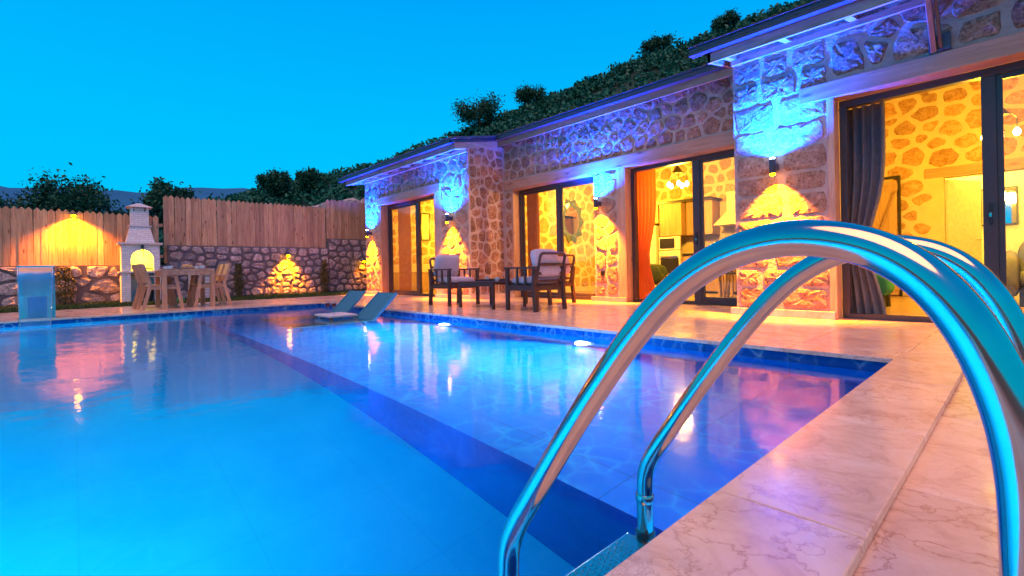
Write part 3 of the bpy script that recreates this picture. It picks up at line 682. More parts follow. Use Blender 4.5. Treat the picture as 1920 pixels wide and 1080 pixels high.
wall_lamp(-5.30, YM - 0.02, 1.78, 'black wall lamp on the slim pier between the two middle doors', 4200, 2300)
wall_lamp(-8.52, YF - 0.02, 1.75, 'black wall lamp on the pillar right of the left sliding door', 4200, 2300)
wall_lamp(-12.34, YF - 0.02, 1.68, 'black wall lamp at the far left corner of the house', 4200, 2300)

# ================================================================== RETAINING WALLS AND FENCES (far end)
WX = -14.8
def retaining(y0, y1, zt, su, sv, label):
    t = thing('retaining_wall', label, 'stone wall', (WX, y0, 0))
    MB().box(-0.4, 0, 0, y1 - y0, -0.06, zt).build('mortar_core', MORTAR_G, t)
    stones(cells(0.0, y1 - y0, 0.02, zt - 0.01, su, sv, 3), (0, 0, 0), Y_, Z_, (1, 0, 0), STONE_G, t, joint=0.024, proud=0.030, n=12, rounding=0.0, jit=0.13)
    return t
retaining(-3.2, 1.76, 0.90, 0.42, 0.25, 'low stone retaining wall left of the white barbecue')
retaining(1.765, 5.86, 1.40, 0.28, 0.21, 'tall grey stone retaining wall behind the dining table')
retaining(5.865, 8.4, 1.69, 0.28, 0.22, 'highest stone retaining wall section beside the house corner')
def fence(y0, y1, z0, zt, label, dz0=0.0, dz1=0.0):
    t = thing('picket_fence', label, 'fence', (WX - 0.12, y0, z0))
    pw = 0.118; n = int((y1 - y0) / pw); h = zt - z0
    me = MB().prism([(0, 0.002, 0), (0, pw - 0.002, 0), (0, pw - 0.002, h - 0.05), (0, pw * 0.56, h + 0.01), (0, pw * 0.44, h + 0.01), (0, 0.002, h - 0.05)], (0.022, 0, 0)).mesh('plank')
    for k in range(n):
        o = obj('plank', me, FENCE, t); o.location = (random.uniform(-0.005, 0.005), k * pw, random.uniform(-0.012, 0.012) + dz0 + (dz1 - dz0) * k / n); o.rotation_euler = (random.uniform(-0.006, 0.006), 0, random.uniform(-0.03, 0.03))
    for z in (0.2, h - 0.3): MB().box(-0.05, -0.012, 0, y1 - y0, z, z + 0.08).build('rail', BEAMY, t)
    return t
fence(-3.0, 1.69, 0.88, 2.17, 'lowest run of pointed wooden picket fence at the left', 0.04, -0.03)
fence(1.70, 5.85, 0.95, 2.67, 'middle run of wooden picket fence behind the dining table')
fence(5.86, 8.2, 1.60, 2.93, 'highest run of wooden picket fence beside the house corner')
# lamps on fence and wall
def downlight(x, y, z, label, p, col=(1.0, 0.25, 0.0), ang=130):
    t = thing('down_light', label, 'wall lamp', (x, y, z), 0, 'amber down lights at the garden end')
    MB().box(0, 0.17, -0.045, 0.045, -0.01, 0.035).build('hood', GUTTER, t, bevel=0.004)
    MB().lathe([(0.020, -0.050), (0.038, -0.034), (0.040, -0.012), (0.030, -0.011)], 14, (0.14, 0, 0)).build('lens', GL_Y, t)
    light('SPOT', 'beam', (0.14, 0, -0.06), p, col, t, (-0.35, 0, -1), R_(ang), 0.8, 0.02)
    return t
downlight(WX - 0.09, 0.02, 2.06, 'small amber lamp mounted on the picket fence', 1300)
downlight(WX + 0.03, 4.62, 1.16, 'small amber lamp mounted on the tall grey stone wall', 1200, ang=100)
downlight(WX + 0.03, 6.95, 0.98, 'small amber lamp low on the stone wall beside the house corner', 60, ang=100)

# ================================================================== BARBECUE
def wbrick():
    m, nt, b, o = new_mat('white_painted_brick'); v = wpos(nt, (1, 1, 1))
    g = N(nt, 'ShaderNodeNewGeometry'); s = N(nt, 'ShaderNodeSeparateXYZ'); nt.links.new(g.outputs['Position'], s.inputs[0])
    ad = N(nt, 'ShaderNodeMath', operation='ADD'); nt.links.new(s.outputs[0], ad.inputs[0]); nt.links.new(s.outputs[1], ad.inputs[1])
    c = N(nt, 'ShaderNodeCombineXYZ'); nt.links.new(ad.outputs[0], c.inputs[0]); nt.links.new(s.outputs[2], c.inputs[1])
    br = N(nt, 'ShaderNodeTexBrick'); nt.links.new(c.outputs[0], br.inputs['Vector']); br.inputs['Scale'].default_value = 1; br.inputs['Brick Width'].default_value = 0.16; br.inputs['Row Height'].default_value = 0.05; br.inputs['Mortar Size'].default_value = 0.006
    br.inputs['Color1'].default_value = (0.78, 0.76, 0.76, 1); br.inputs['Color2'].default_value = (0.66, 0.64, 0.65, 1); br.inputs['Mortar'].default_value = (0.55, 0.53, 0.54, 1)
    nt.links.new(br.outputs['Color'], b.inputs['Base Color']); b.inputs['Roughness'].default_value = 0.7
    bump(nt, br.outputs['Fac'], 0.5, -0.008, b); return m
WBRICK = wbrick()
bb = thing('barbecue', 'white brick garden barbecue with chimney and glowing arched hearth', 'barbecue', (-14.25, 1.185, 0))
m = MB(); m.box(-0.5, 0, -0.37, -0.20, 0, 0.70); m.box(-0.5, 0, 0.25, 0.37, 0, 0.70); m.box(-0.5, -0.42, -0.20, 0.25, 0, 0.70); m.build('base_pier', WBRICK, bb)
MB().box(-0.52, 0.04, -0.41, 0.41, 0.70, 0.745).build('hearth_slab', CONC, bb, bevel=0.006)
m = MB(); m.box(-0.5, 0, -0.36, -0.19, 0.746, 1.37); m.box(-0.5, 0, 0.24, 0.36, 0.746, 1.37); m.box(-0.5, -0.44, -0.19, 0.24, 0.746, 1.37)
arc = [(0, 0.025 + 0.215 * math.cos(a), 1.03 + 0.22 * math.sin(a)) for a in np.linspace(PI, 0, 13)]
for a, c in zip(arc, arc[1:]): m.prism([a, c, (0, c[1], 1.37), (0, a[1], 1.37)], (-0.08, 0, 0))
m.build('firebox', WBRICK, bb)
MB().box(-0.36, -0.1, -0.17, 0.22, 0.80, 0.82).build('grill', BLACK, bb)
MB().box(-0.54, 0.05, -0.42, 0.42, 1.371, 1.42).build('mantel', CONC, bb, bevel=0.006)
def frust(m, z0, z1, a, b_):
    P = [(x, y, z) for (z, (x0, x1, y0, y1)) in ((z0, a), (z1, b_)) for x, y in ((x0, y0), (x1, y0), (x1, y1), (x0, y1))]
    m.add(P, [(3,2,1,0), (4,5,6,7)] + [(i, (i + 1) % 4, (i + 1) % 4 + 4, i + 4) for i in range(4)]); return m
frust(MB(), 1.421, 1.80, (-0.48, -0.02, -0.27, 0.27), (-0.42, -0.10, -0.185, 0.185)).build('hood', WBRICK, bb)
MB().box(-0.45, -0.07, -0.215, 0.215, 1.801, 1.835).build('collar', CONC, bb, bevel=0.005)
m = MB(); m.box(-0.42, -0.10, -0.17, 0.17, 1.836, 2.17)
for yy in (-0.15, 0.15):
    for xx in (-0.40, -0.12): m.box(xx - 0.02, xx + 0.02, yy - 0.02, yy + 0.02, 2.17, 2.27)
m.box(-0.36, -0.16, -0.09, 0.09, 2.17, 2.27)
m.build('chimney', WBRICK, bb)
frust(MB(), 2.271, 2.38, (-0.50, -0.02, -0.25, 0.25), (-0.28, -0.24, -0.03, 0.03)).build('chimney_cap', CONC, bb)
MB().tube([(0.005, 0.03, 1.36), (0.03, 0.03, 1.28), (0.035, 0.05, 1.15), (0.03, 0.045, 1.08)], 0.008, 6).build('lamp_cord', BLACK, bb)
MB().box(0.001, 0.05, -0.0, 0.05, 1.27, 1.37).build('lamp_housing', BLACK, bb)
light('POINT', 'hearth_light', (-0.2, 0.02, 1.12), 26, (1.0, 0.72, 0.03), bb, rad=0.05)
bk = thing('bucket', 'black metal ash bucket under the barbecue slab', 'bucket', (-14.38, 1.32, 0))
MB().lathe([(0.07, 0.0), (0.10, 0.26), (0.125, 0.27), (0.125, 0.33), (0.11, 0.335)], 16, (0, 0, 0.0)).build('pail', BLACK, bk, 40)
MB().tube([(0, -0.11, 0.33), (0, -0.08, 0.40), (0, 0.08, 0.40), (0, 0.11, 0.33)], 0.006, 6).build('handle', STEEL, bk)
hose = MB().tube([(0.16 * math.cos(a) * (1 - a * 0.01), 0.20 * math.sin(a) * (1 - a * 0.01), 0.02 + a * 0.0032) for a in np.linspace(0, 8 * PI, 90)], 0.012, 8).build('garden_hose', plain('green_rubber', (0.02, 0.30, 0.05), 0.5), None, 60)
hose.location = (-13.6, 1.75, 0); tag(hose, 'coiled green hose lying on the grass beneath the dining table', 'hose')
vt = thing('vent_block', 'white lattice vent block at the foot of the grey wall behind the table', 'vent', (-14.72, 2.42, 0.0))
m = MB()
for k in range(8): m.box(0, 0.03, -0.22, 0.22, k * 0.085, k * 0.085 + 0.05)
m.build('louvre', WHITE, vt); MB().box(-0.02, -0.005, -0.24, 0.24, 0, 0.68).build('backing', CONC, vt); 

# thuja saplings against the wall
def foliage(name, pts, size, mat, parent=None, seed=1, flat=0.0):
    """many leaf quads at pts (n,3)"""
    r = np.random.default_rng(seed); n = len(pts)
    a = r.normal(size=(n, 3)); a /= np.linalg.norm(a, axis=1)[:, None]; b_ = r.normal(size=(n, 3)); b_ -= (a * b_).sum(1)[:, None] * a; b_ /= np.linalg.norm(b_, axis=1)[:, None]
    s = size * r.uniform(0.6, 1.4, n)[:, None]
    V = np.stack([pts - a * s, pts - b_ * s * 0.5, pts + a * s, pts + b_ * s * 0.5], 1).reshape(-1, 3)
    me = bpy.data.meshes.new(name); me.vertices.add(len(V)); me.vertices.foreach_set('co', V.ravel())
    me.loops.add(4 * n); me.loops.foreach_set('vertex_index', np.arange(4 * n)); me.polygons.add(n)
    me.polygons.foreach_set('loop_start', np.arange(n) * 4); me.update(calc_edges=True)
    return obj(name, me, mat, parent)
for k, (y, h, r_, lb) in enumerate(((-0.14, 0.85, 0.13, 'narrow golden thuja beside the pool waterfall'), (3.36, 0.92, 0.09, 'thin young thuja against the grey wall right of the dining table'), (5.72, 1.0, 0.09, 'thin young thuja near the house corner'))):
    t = thing('thuja', lb, 'shrub', (WX + 0.35, y * (WX + 0.35) / WX, 0))
    MB().tube([(0, 0, -0.02), (0, 0, h * 0.8)], [0.015, 0.006], 6).build('trunk', BARK, t)
    z = rng.uniform(0.05, 1, 1500) ** 0.9; rr = r_ * np.sqrt(rng.uniform(0, 1, 1500)) * (0.45 + 1.0 * np.sin(np.clip(z, 0, 1) * PI * 0.8 + 0.35)); th = rng.uniform(0, 2 * PI, 1500)
    foliage('crown', np.stack([rr * np.cos(th), rr * np.sin(th), z * h + rng.normal(0, 0.01, 1500)], 1), 0.022, THUJA, t, 20 + k)

# ================================================================== DINING SET
dt = thing('dining_table', 'square teak dining table on the far pool terrace', 'table', (-11.35, 1.62, 0))
TW, TD, TZ = 0.42, 0.52, 0.735
MB().box(-TD, TD, -TW, TW, TZ - 0.03, TZ).build('tabletop', TEAKM, dt, bevel=0.006)
m = MB(); m.box(-TD + 0.01, TD - 0.01, -TW + 0.01, -TW + 0.04, TZ - 0.10, TZ - 0.031); m.box(-TD + 0.01, TD - 0.01, TW - 0.04, TW - 0.01, TZ - 0.10, TZ - 0.031); m.box(-TD + 0.01, -TD + 0.04, -TW + 0.04, TW - 0.04, TZ - 0.10, TZ - 0.031); m.box(TD - 0.04, TD - 0.01, -TW + 0.04, TW - 0.04, TZ - 0.10, TZ - 0.031); m.build('apron', TEAKM, dt)
for sx_ in (-1, 1):
    for sy in (-1, 1): MB().box(sx_ * TD - (0.075 if sx_ > 0 else 0), sx_ * TD + (0 if sx_ > 0 else 0.075), sy * TW - (0.075 if sy > 0 else 0), sy * TW + (0 if sy > 0 else 0.075), 0, TZ - 0.032).build('leg', TEAKM, dt, bevel=0.004)
def dining_chair(label):   # faces +Y in its own frame
    t = thing('dining_chair', label, 'chair', group='teak chairs round the dining table')
    MB().box(-0.23, 0.23, -0.20, 0.24, 0.42, 0.45).build('seat', TEAKM, t, bevel=0.006)
    for s in (-1, 1):
        MB().bar((s * 0.235, -0.30, 0.0), (s * 0.235, -0.19, 0.45), 0.035, 0.055, (0, 1, 0)).bar((s * 0.235, -0.19, 0.45), (s * 0.235, -0.30, 0.84), 0.035, 0.05, (0, 1, 0)).build('leg', TEAKM, t)
        MB().bar((s * 0.235, 0.30, 0.0), (s * 0.235, 0.20, 0.605), 0.035, 0.055, (0, 1, 0)).build('leg', TEAKM, t)
        MB().box(s * 0.235 - 0.027, s * 0.235 + 0.027, -0.24, 0.24, 0.60, 0.628).build('armrest', TEAKM, t, bevel=0.004)
        MB().box(s * 0.235 - 0.012, s * 0.235 + 0.012, -0.19, 0.225, 0.37, 0.42).build('seat_rail', TEAKM, t)
    MB().add([(-0.22, -0.205, 0.5), (0.22, -0.205, 0.5), (0.22, -0.305, 0.85), (-0.22, -0.305, 0.85), (-0.22, -0.225, 0.5), (0.22, -0.225, 0.5), (0.22, -0.325, 0.85), (-0.22, -0.325, 0.85)], [(0,1,2,3), (4,7,6,5), (0,4,5,1), (1,5,6,2), (2,6,7,3), (3,7,4,0)]).build('backrest', TEAKM, t)
    return t
dc = dining_chair('teak armchair at the left end of the dining table nearest the pool'); dc.location = (-11.12, 1.20, 0); dc.rotation_euler = (0, 0, 0.08)
for (x, y, rz, lb) in ((-11.72, 1.16, 0, 'teak armchair at the left of the dining table, the farther one'), (-11.12, 2.02, PI, 'teak armchair at the right end of the dining table nearest the pool'), (-11.72, 2.05, PI, 'teak armchair at the right of the dining table, the farther one')):
    c = copy_tree(dc); c.location = (x, y, 0); c.rotation_euler = (0, 0, rz); c['label'] = lb
for k, (dx, dy, lb) in enumerate(((0.32, -0.27, 'pale plate on the dining table, nearest left corner'), (0.32, 0.25, 'pale plate on the dining table, nearest right corner'), (-0.25, -0.27, 'pale plate on the dining table, far left corner'), (-0.25, 0.25, 'pale plate on the dining table, far right corner'))):
    t = thing('plate', lb, 'plate', (-11.35 + dx, 1.62 + dy, TZ), 0, 'plates on the dining table')
    MB().lathe([(0.06, 0.0), (0.12, 0.012), (0.125, 0.018), (0.06, 0.008)], 20).build('dish', CERAMIC, t, 40)
    MB().lathe([(0.022, 0.008), (0.045, 0.05), (0.05, 0.075), (0.045, 0.075), (0.02, 0.014)], 16).build('bowl', CERAMIC, t, 40)
bo = thing('carafe', 'clear glass carafe standing on the dining table', 'bottle', (-11.4, 1.55, TZ))
MB().lathe([(0.05, 0.0), (0.06, 0.02), (0.055, 0.09), (0.022, 0.17), (0.018, 0.21), (0.024, 0.225)], 16).build('vessel', BOTTLE, bo, 40)
MB().lathe([(0.018, 0.222), (0.02, 0.25), (0.012, 0.262)], 12).build('stopper', plain('cork', (0.45, 0.32, 0.2), 0.8), bo, 40)
fb = thing('bread_basket', 'bowl of bread and fruit on the dining table', 'bowl', (-11.3, 1.66, TZ))
MB().lathe([(0.06, 0.0), (0.12, 0.04), (0.14, 0.055), (0.12, 0.045), (0.05, 0.012)], 20).build('dish', CERAMIC, fb, 40)
for k, (dx, dy) in enumerate(((0.04, 0.05), (-0.05, 0.02), (0.03, -0.05), (-0.01, 0.0))):
    MB().lathe([(0.005, 0.025), (0.035, 0.035), (0.045, 0.06), (0.03, 0.085), (0.004, 0.093)], 10, (dx, dy, 0.012 * k * 0.5)).build('roll', BREAD, fb, 60)

# ================================================================== WATERFALL
wf = thing('pool_waterfall', 'curved stainless steel waterfall pouring a sheet into the pool', 'waterfall', (-10.34, -0.415, 0))
prof = [(-0.02, 0.0), (-0.02, 0.30), (-0.015, 0.55), (0.02, 0.70), (0.10, 0.785), (0.21, 0.80), (0.30, 0.775)]
W2 = 0.20
m = MB()
for s, (dx, dz) in ((0, (0, 0)),):
    P = []
    for (x, z) in prof: P += [(x, -W2, z), (x, W2, z)]
    for (x, z) in [(x - 0.012, z + 0.012) for x, z in prof]: P += [(x, -W2, z), (x, W2, z)]
    k = len(prof); F = []
    for i in range(k - 1):
        a = 2 * i; F += [(a, a + 1, a + 3, a + 2), (a + 2 * k, a + 2 * k + 2, a + 2 * k + 3, a + 2 * k + 1), (a, a + 2, a + 2 + 2 * k, a + 2 * k), (a + 1, a + 1 + 2 * k, a + 3 + 2 * k, a + 3)]
    F += [(2 * k - 2, 2 * k - 1, 4 * k - 1, 4 * k - 2)]
    m.add(P, F)
m.build('steel_blade', STEEL, wf, 50)
MB().box(-0.13, 0.0, -0.11, 0.11, 0.0, 0.34).build('pedestal', plain('blue_enamel', (0.02, 0.16, 0.42), 0.3), wf, bevel=0.01)
MB().box(-0.15, 0.02, -W2 - 0.02, W2 + 0.02, 0, 0.012).build('base_plate', STEEL, wf, bevel=0.003)
def sheet_mat():
    m, nt, b, o = new_mat('falling_water'); nt.nodes.remove(b)
    t = N(nt, 'ShaderNodeBsdfTransparent'); t.inputs[0].default_value = (0.80, 0.92, 1, 1); g = N(nt, 'ShaderNodeBsdfGlossy'); g.inputs['Roughness'].default_value = 0.18; df = N(nt, 'ShaderNodeBsdfDiffuse'); df.inputs[0].default_value = (0.55, 0.62, 0.7, 1)
    m1 = N(nt, 'ShaderNodeMixShader'); m2 = N(nt, 'ShaderNodeMixShader'); v = wpos(nt, (3, 9, 0.5)); n = noise(nt, 1.0, 3, 0.5, v)
    r = ramp(nt, n.outputs[0], ((0.35, (0.03,) * 3), (0.75, (0.14,) * 3))); nt.links.new(r, m1.inputs[0]); nt.links.new(t.outputs[0], m1.inputs[1]); nt.links.new(df.outputs[0], m1.inputs[2])
    m2.inputs[0].default_value = 0.14; nt.links.new(m1.outputs[0], m2.inputs[1]); nt.links.new(g.outputs[0], m2.inputs[2]); nt.links.new(m2.outputs[0], o.inputs[0])
    return m
SHEET = sheet_mat()
m = MB(); rows = 14; cols = 20; P = []
for i in range(rows + 1):
    tt = i / rows; x = 0.30 + 0.26 * tt ** 0.6; z = 0.79 - 0.89 * tt
    for j in range(cols + 1):
        y = (j / cols - 0.5) * 2 * (W2 - 0.012 - 0.03 * tt); edge = abs(j / cols - 0.5) * 2
        P.append((x + 0.004 * math.sin(j * 0.5 + i * 0.2) * tt, y, z))
m.add(P, [(i * (cols + 1) + j, i * (cols + 1) + j + 1, (i + 1) * (cols + 1) + j + 1, (i + 1) * (cols + 1) + j) for i in range(rows) for j in range(cols)])
sh = m.build('water_sheet', SHEET, wf, 60)
for s in (-1, 1): MB().tube([(0.30 + 0.26 * t_ ** 0.6, s * (W2 - 0.014 - 0.03 * t_), 0.785 - 0.885 * t_) for t_ in np.linspace(0, 1, 12)], [0.016 - 0.007 * t_ for t_ in np.linspace(0, 1, 12)], 8).build('water_edge', SHEET, wf, 60)

# ================================================================== LADDER
lad = thing('pool_ladder', 'polished steel pool ladder arching over the near coping', 'ladder')
prof = [(-0.712, -0.75), (-0.712, -0.10), (-0.711, 0.02), (-0.704, 0.075), (-0.680, 0.127), (-0.625, 0.212), (-0.55, 0.325), (-0.465, 0.445), (-0.40, 0.527), (-0.346, 0.583), (-0.291, 0.622), (-0.242, 0.642), (-0.193, 0.650), (-0.145, 0.645), (-0.103, 0.629), (-0.068, 0.600), (-0.040, 0.558), (-0.019, 0.505), (-0.006, 0.445), (-0.001, 0.37), (0.0, 0.2), (0.0, -0.034)]
def smooth_path(p, k=5):
    o = []
    for i in range(len(p) - 1):
        p0 = p[max(i - 1, 0)]; p1 = p[i]; p2 = p[i + 1]; p3 = p[min(i + 2, len(p) - 1)]
        for j in range(k):
            t = j / k; o.append(tuple(0.5 * ((2 * b_) + (-a + c) * t + (2 * a - 5 * b_ + 4 * c - d) * t * t + (-a + 3 * b_ - 3 * c + d) * t ** 3) for a, b_, c, d in zip(p0, p1, p2, p3)))
    return o + [p[-1]]
sp = smooth_path(prof)
for y in (0.63, 1.13):
    r = MB().tube([(x, y, z) for x, z in sp], 0.0215, 28).build('rail', STEEL, lad, 60)
    MB().lathe([(0.0225, -0.012), (0.0245, -0.009), (0.0245, 0.009), (0.0225, 0.012)], 24, (-0.712, y, -0.005)).build('collar', STEEL, r, 40)
    MB().lathe([(0.05, 0.0), (0.05, 0.006), (0.028, 0.02), (0.0217, 0.021)], 24, (0.0, y, -0.034)).build('flange', STEEL, r, 40)
    MB().lathe([(0.0225, -0.135), (0.026, -0.13), (0.026, -0.10), (0.0225, -0.095)], 20, (-0.712, y, 0.0)).build('bushing', BLACK, r, 40)
for k, z in enumerate((-0.125, -0.38)):
    t_ = MB(); t_.box(-0.755, -0.655, 0.652, 1.108, z - 0.025, z).build('tread', STEEL, lad, bevel=0.006)
    tr = COL.objects[-1] if False else [o for o in lad.children if o.name.startswith('tread')][-1]
    st = MB()
    for i in range(6):
        for j in range(22):
            if 6 < j < 15 and k == 0 and False: continue
            st.lathe([(0.005, 0.0), (0.0045, 0.0022), (0.002, 0.0034)], 6, (-0.742 + i * 0.0145 + (0.007 if j % 2 else 0), 0.70 + j * 0.017, z))
    st.build('grip_studs', STEEL, tr)
    for yy in (0.668, 1.092): MB().lathe([(0.013, 0.0), (0.013, 0.002)], 14, (-0.68, yy, z + 0.0005)).build('bolt_cap', BLACK, tr)

# ================================================================== POOL LAMPS (underwater)
def pool_lamp(x, y, z, d, label, p, col=(0.70, 0.92, 1.0), aim=None):
    t = thing('pool_lamp', label, 'pool lamp', (x, y, z), 0, 'round underwater lamps in the pool walls')
    ax = Vector(d); rot = ax.to_track_quat('Z', 'Y').to_matrix().to_4x4()
    a = MB().lathe([(0.13, 0.0), (0.13, 0.012), (0.10, 0.02)], 24); a.v = [tuple(rot @ Vector(q)) for q in a.v]; a.build('bezel', WHITE, t, 40)
    a = MB().lathe([(0.095, 0.016), (0.09, 0.026), (0.04, 0.032)], 24); a.v = [tuple(rot @ Vector(q)) for q in a.v]; a.build('lens', GL_P, t, 40)
    light('SPOT', 'beam', tuple(ax * 0.06), p, col, t, aim or d, R_(165), 0.8, 0.06)
pool_lamp(-5.55, PY1 - 0.014, -0.44, (0, -1, 0), 'underwater lamp in the house side pool wall, the farther one', 1800, aim=(0, -1, -0.18))
pool_lamp(-3.10, PY1 - 0.014, -0.44, (0, -1, 0), 'underwater lamp in the house side pool wall, the nearer one', 1800, aim=(0, -1, -0.18))
pool_lamp(PX0 + 0.014, -1.9, -0.75, (1, 0, 0), 'underwater lamp in the far end wall of the deep part', 450, (0.20, 0.85, 1.0))
pool_lamp(PX1 - 0.035, -1.6, -0.75, (-1, 0, 0), 'underwater lamp in the near end wall of the deep part', 3000, (0.20, 0.85, 1.0))

# ================================================================== LOUNGERS, TRAY, GLASSES
def lounger(x, y, label):
    t = thing('pool_lounger', label, 'lounger', (x, y, SHZ), 0, 'teal loungers standing in the pool')
    zb = WL - SHZ - 0.02
    # backrest leans towards the house (+Y); seat runs under water towards -Y
    h = 0.40; ln = 0.40
    P = [(-0.27, 0, zb), (0.27, 0, zb), (0.27, ln, zb + h), (-0.27, ln, zb + h)]; nn = Vector((0, -h, ln)).normalized() * 0.03
    MB().add(P + [tuple(Vector(p) - nn) for p in P], [(0,1,2,3), (4,7,6,5), (0,4,5,1), (1,5,6,2), (2,6,7,3), (3,7,4,0)]).build('backrest', TEAL, t)
    for s in (-1, 1):
        MB().bar((s * 0.285, -0.01, zb - 0.02), (s * 0.285, ln + 0.005, zb + h), 0.03, 0.035).build('side_rail', plain('teal_frame', (0.05, 0.20, 0.27), 0.4), t)
        MB().bar((s * 0.25, 0.30, 0.0), (s * 0.25, 0.06, zb - 0.01), 0.03, 0.03).build('strut', STEEL, t)
        for yy in (-1.0, -0.1): MB().box(s * 0.25 - 0.02, s * 0.25 + 0.02, yy - 0.02, yy + 0.02, 0, zb - 0.071).build('leg', STEEL, t)
    MB().box(-0.28, 0.28, -1.15, -0.01, zb - 0.07, zb - 0.04).build('seat', TEAL, t, bevel=0.01)
    return t
lounger(-6.82, 3.22, 'teal lounger standing in the shallow water nearer to the armchairs')
lounger(-8.0, 3.28, 'teal lounger standing in the shallow water behind the wine tray')
tr = thing('pool_side_table', 'low white side table in the water holding two wine glasses', 'table', (-7.38, 3.02, SHZ))
zt = -0.03 - SHZ
MB().box(-0.30, 0.30, -0.22, 0.22, zt - 0.03, zt).build('tabletop', CONC, tr, bevel=0.006)
for sx_ in (-1, 1):
    for sy in (-1, 1): MB().box(sx_ * 0.26 - 0.02, sx_ * 0.26 + 0.02, sy * 0.18 - 0.02, sy * 0.18 + 0.02, 0, zt - 0.031).build('leg', STEEL, tr)
for (dx, dy, lb) in ((-0.16, -0.06, 'glass of red wine on the pool table, the left one'), (-0.02, -0.02, 'glass of red wine on the pool table, the right one')):
    gl = thing('wine_glass', lb, 'wine glass', (-7.38 + dx, 3.02 + dy, -0.03))
    MB().lathe([(0.034, 0.0), (0.034, 0.003), (0.005, 0.008), (0.004, 0.09), (0.02, 0.105), (0.038, 0.135), (0.040, 0.165), (0.032, 0.205), (0.030, 0.205), (0.038, 0.165)], 20).build('goblet', BOTTLE, gl, 60)
    MB().lathe([(0.004, 0.100), (0.022, 0.112), (0.036, 0.138), (0.037, 0.165)], 20).build('wine', WINE, gl, 60)

# ================================================================== PATIO ARMCHAIRS AND COFFEE TABLE
def cushion(name, sx, sy, sz, mat, parent, o, rot=None, e=0.30, tuft=None):
    nu, nv = 28, 14; P = []; F = []
    f = lambda c, k: math.copysign(abs(c) ** k, c)
    for j in range(nv + 1):
        v = -PI / 2 + PI * j / nv
        for i in range(nu):
            u = 2 * PI * i / nu
            x = f(math.cos(v), e) * f(math.cos(u), e) * sx; y = f(math.cos(v), e) * f(math.sin(u), e) * sy; z = f(math.sin(v), 0.6) * sz
            z *= 1 + 0.25 * (1 - (x / sx) ** 2) * (1 - (y / sy) ** 2)
            p = Vector((x, y, z))
            if rot is not None: p = rot @ p
            P.append(p + Vector(o))
    for j in range(nv):
        for i in range(nu): F.append((j * nu + i, j * nu + (i + 1) % nu, (j + 1) * nu + (i + 1) % nu, (j + 1) * nu + i))
    c = MB().add(P, F).build(name, mat, parent, 70)
    if tuft:
        for (a, b_) in tuft:
            for s in (-1, 1):
                p = Vector((a * sx, b_ * sy, s * sz * 1.12)); p = (rot @ p if rot is not None else p) + Vector(o)
                MB().lathe([(0.016, -0.006), (0.014, 0.006)], 8, p).build('button', mat, c)
    return c
def armchair(label):      # faces +X
    t = thing('patio_armchair', label, 'armchair', group='dark wood armchairs with lilac cushions on the terrace')
    for sy in (-1, 1):
        y = sy * 0.31
        MB().box(0.255, 0.31, y - 0.025, y + 0.025, 0, 0.62).build('leg', DARKW, t, bevel=0.004)
        MB().bar((-0.31, y, 0.0), (-0.27, y, 0.40), 0.05, 0.055, (0, 1, 0)).bar((-0.275, y, 0.38), (-0.30, y, 0.62), 0.05, 0.055, (0, 1, 0)).build('leg', DARKW, t)
        MB().box(-0.33, 0.33, y - 0.032, y + 0.032, 0.621, 0.650).build('armrest', DARKW, t, bevel=0.006)
        MB().box(-0.25, 0.254, y - 0.018, y + 0.018, 0.30, 0.375).build('side_rail', DARKW, t, bevel=0.003)
        for x in (-0.10, 0.07): MB().box(x - 0.018, x + 0.018, y - 0.011, y + 0.011, 0.376, 0.62).build('arm_slat', DARKW, t)
    MB().box(0.262, 0.30, -0.284, 0.284, 0.30, 0.375).build('front_rail', DARKW, t, bevel=0.003); MB().box(-0.29, -0.255, -0.284, 0.284, 0.30, 0.375).build('rear_rail', DARKW, t, bevel=0.003)
    # leaning back frame with rounded top corners
    bx = lambda z: -0.27 - (z - 0.38) * 0.24
    path = [(-0.265, 0.38), (-0.265, 0.78)] + [(-0.265 + 0.06 * (1 - math.cos(a)), 0.78 + 0.06 * math.sin(a)) for a in np.linspace(0.2, PI / 2, 6)]
    path += [(-y, z) for y, z in reversed(path)]
    MB().tube([(bx(z), y, z) for y, z in path], 0.021, 10).build('back_frame', DARKW, t, 50)
    for z in (0.44, 0.55, 0.68): MB().bar((bx(z), -0.255, z), (bx(z), 0.255, z), 0.018, 0.04, (0, 0, 1)).build('back_slat', DARKW, t)
    MB().box(-0.25, 0.26, -0.28, 0.28, 0.376, 0.388).build('seat_deck', DARKW, t)
    cushion('seat_cushion', 0.275, 0.272, 0.052, CUSH, t, (0.015, 0, 0.442))
    rot = Matrix.Rotation(R_(-76.5), 3, 'Y')
    cushion('back_cushion', 0.21, 0.262, 0.065, CUSH, t, (-0.225, 0, 0.70), rot, 0.32, tuft=((-0.35, -0.4), (-0.35, 0.4), (0.4, -0.4), (0.4, 0.4)))
    return t
ca = armchair('lilac cushioned armchair left of the coffee table, facing right'); ca.location = (-7.02, 5.05, 0)
for (x, y, rz, lb) in ((-5.06, 5.14, PI, 'lilac cushioned armchair right of the coffee table, seen from behind'), (-5.78, 6.22, PI, 'lilac cushioned armchair half hidden behind the nearest armchair')):
    c = copy_tree(ca); c.location = (x, y, 0); c.rotation_euler = (0, 0, rz); c['label'] = lb
ct = thing('coffee_table', 'low dark wooden coffee table between the armchairs', 'table', (-6.03, 5.1, 0))
MB().box(-0.45, 0.45, -0.36, 0.36, 0.40, 0.43).build('tabletop', DARKW, ct, bevel=0.004)
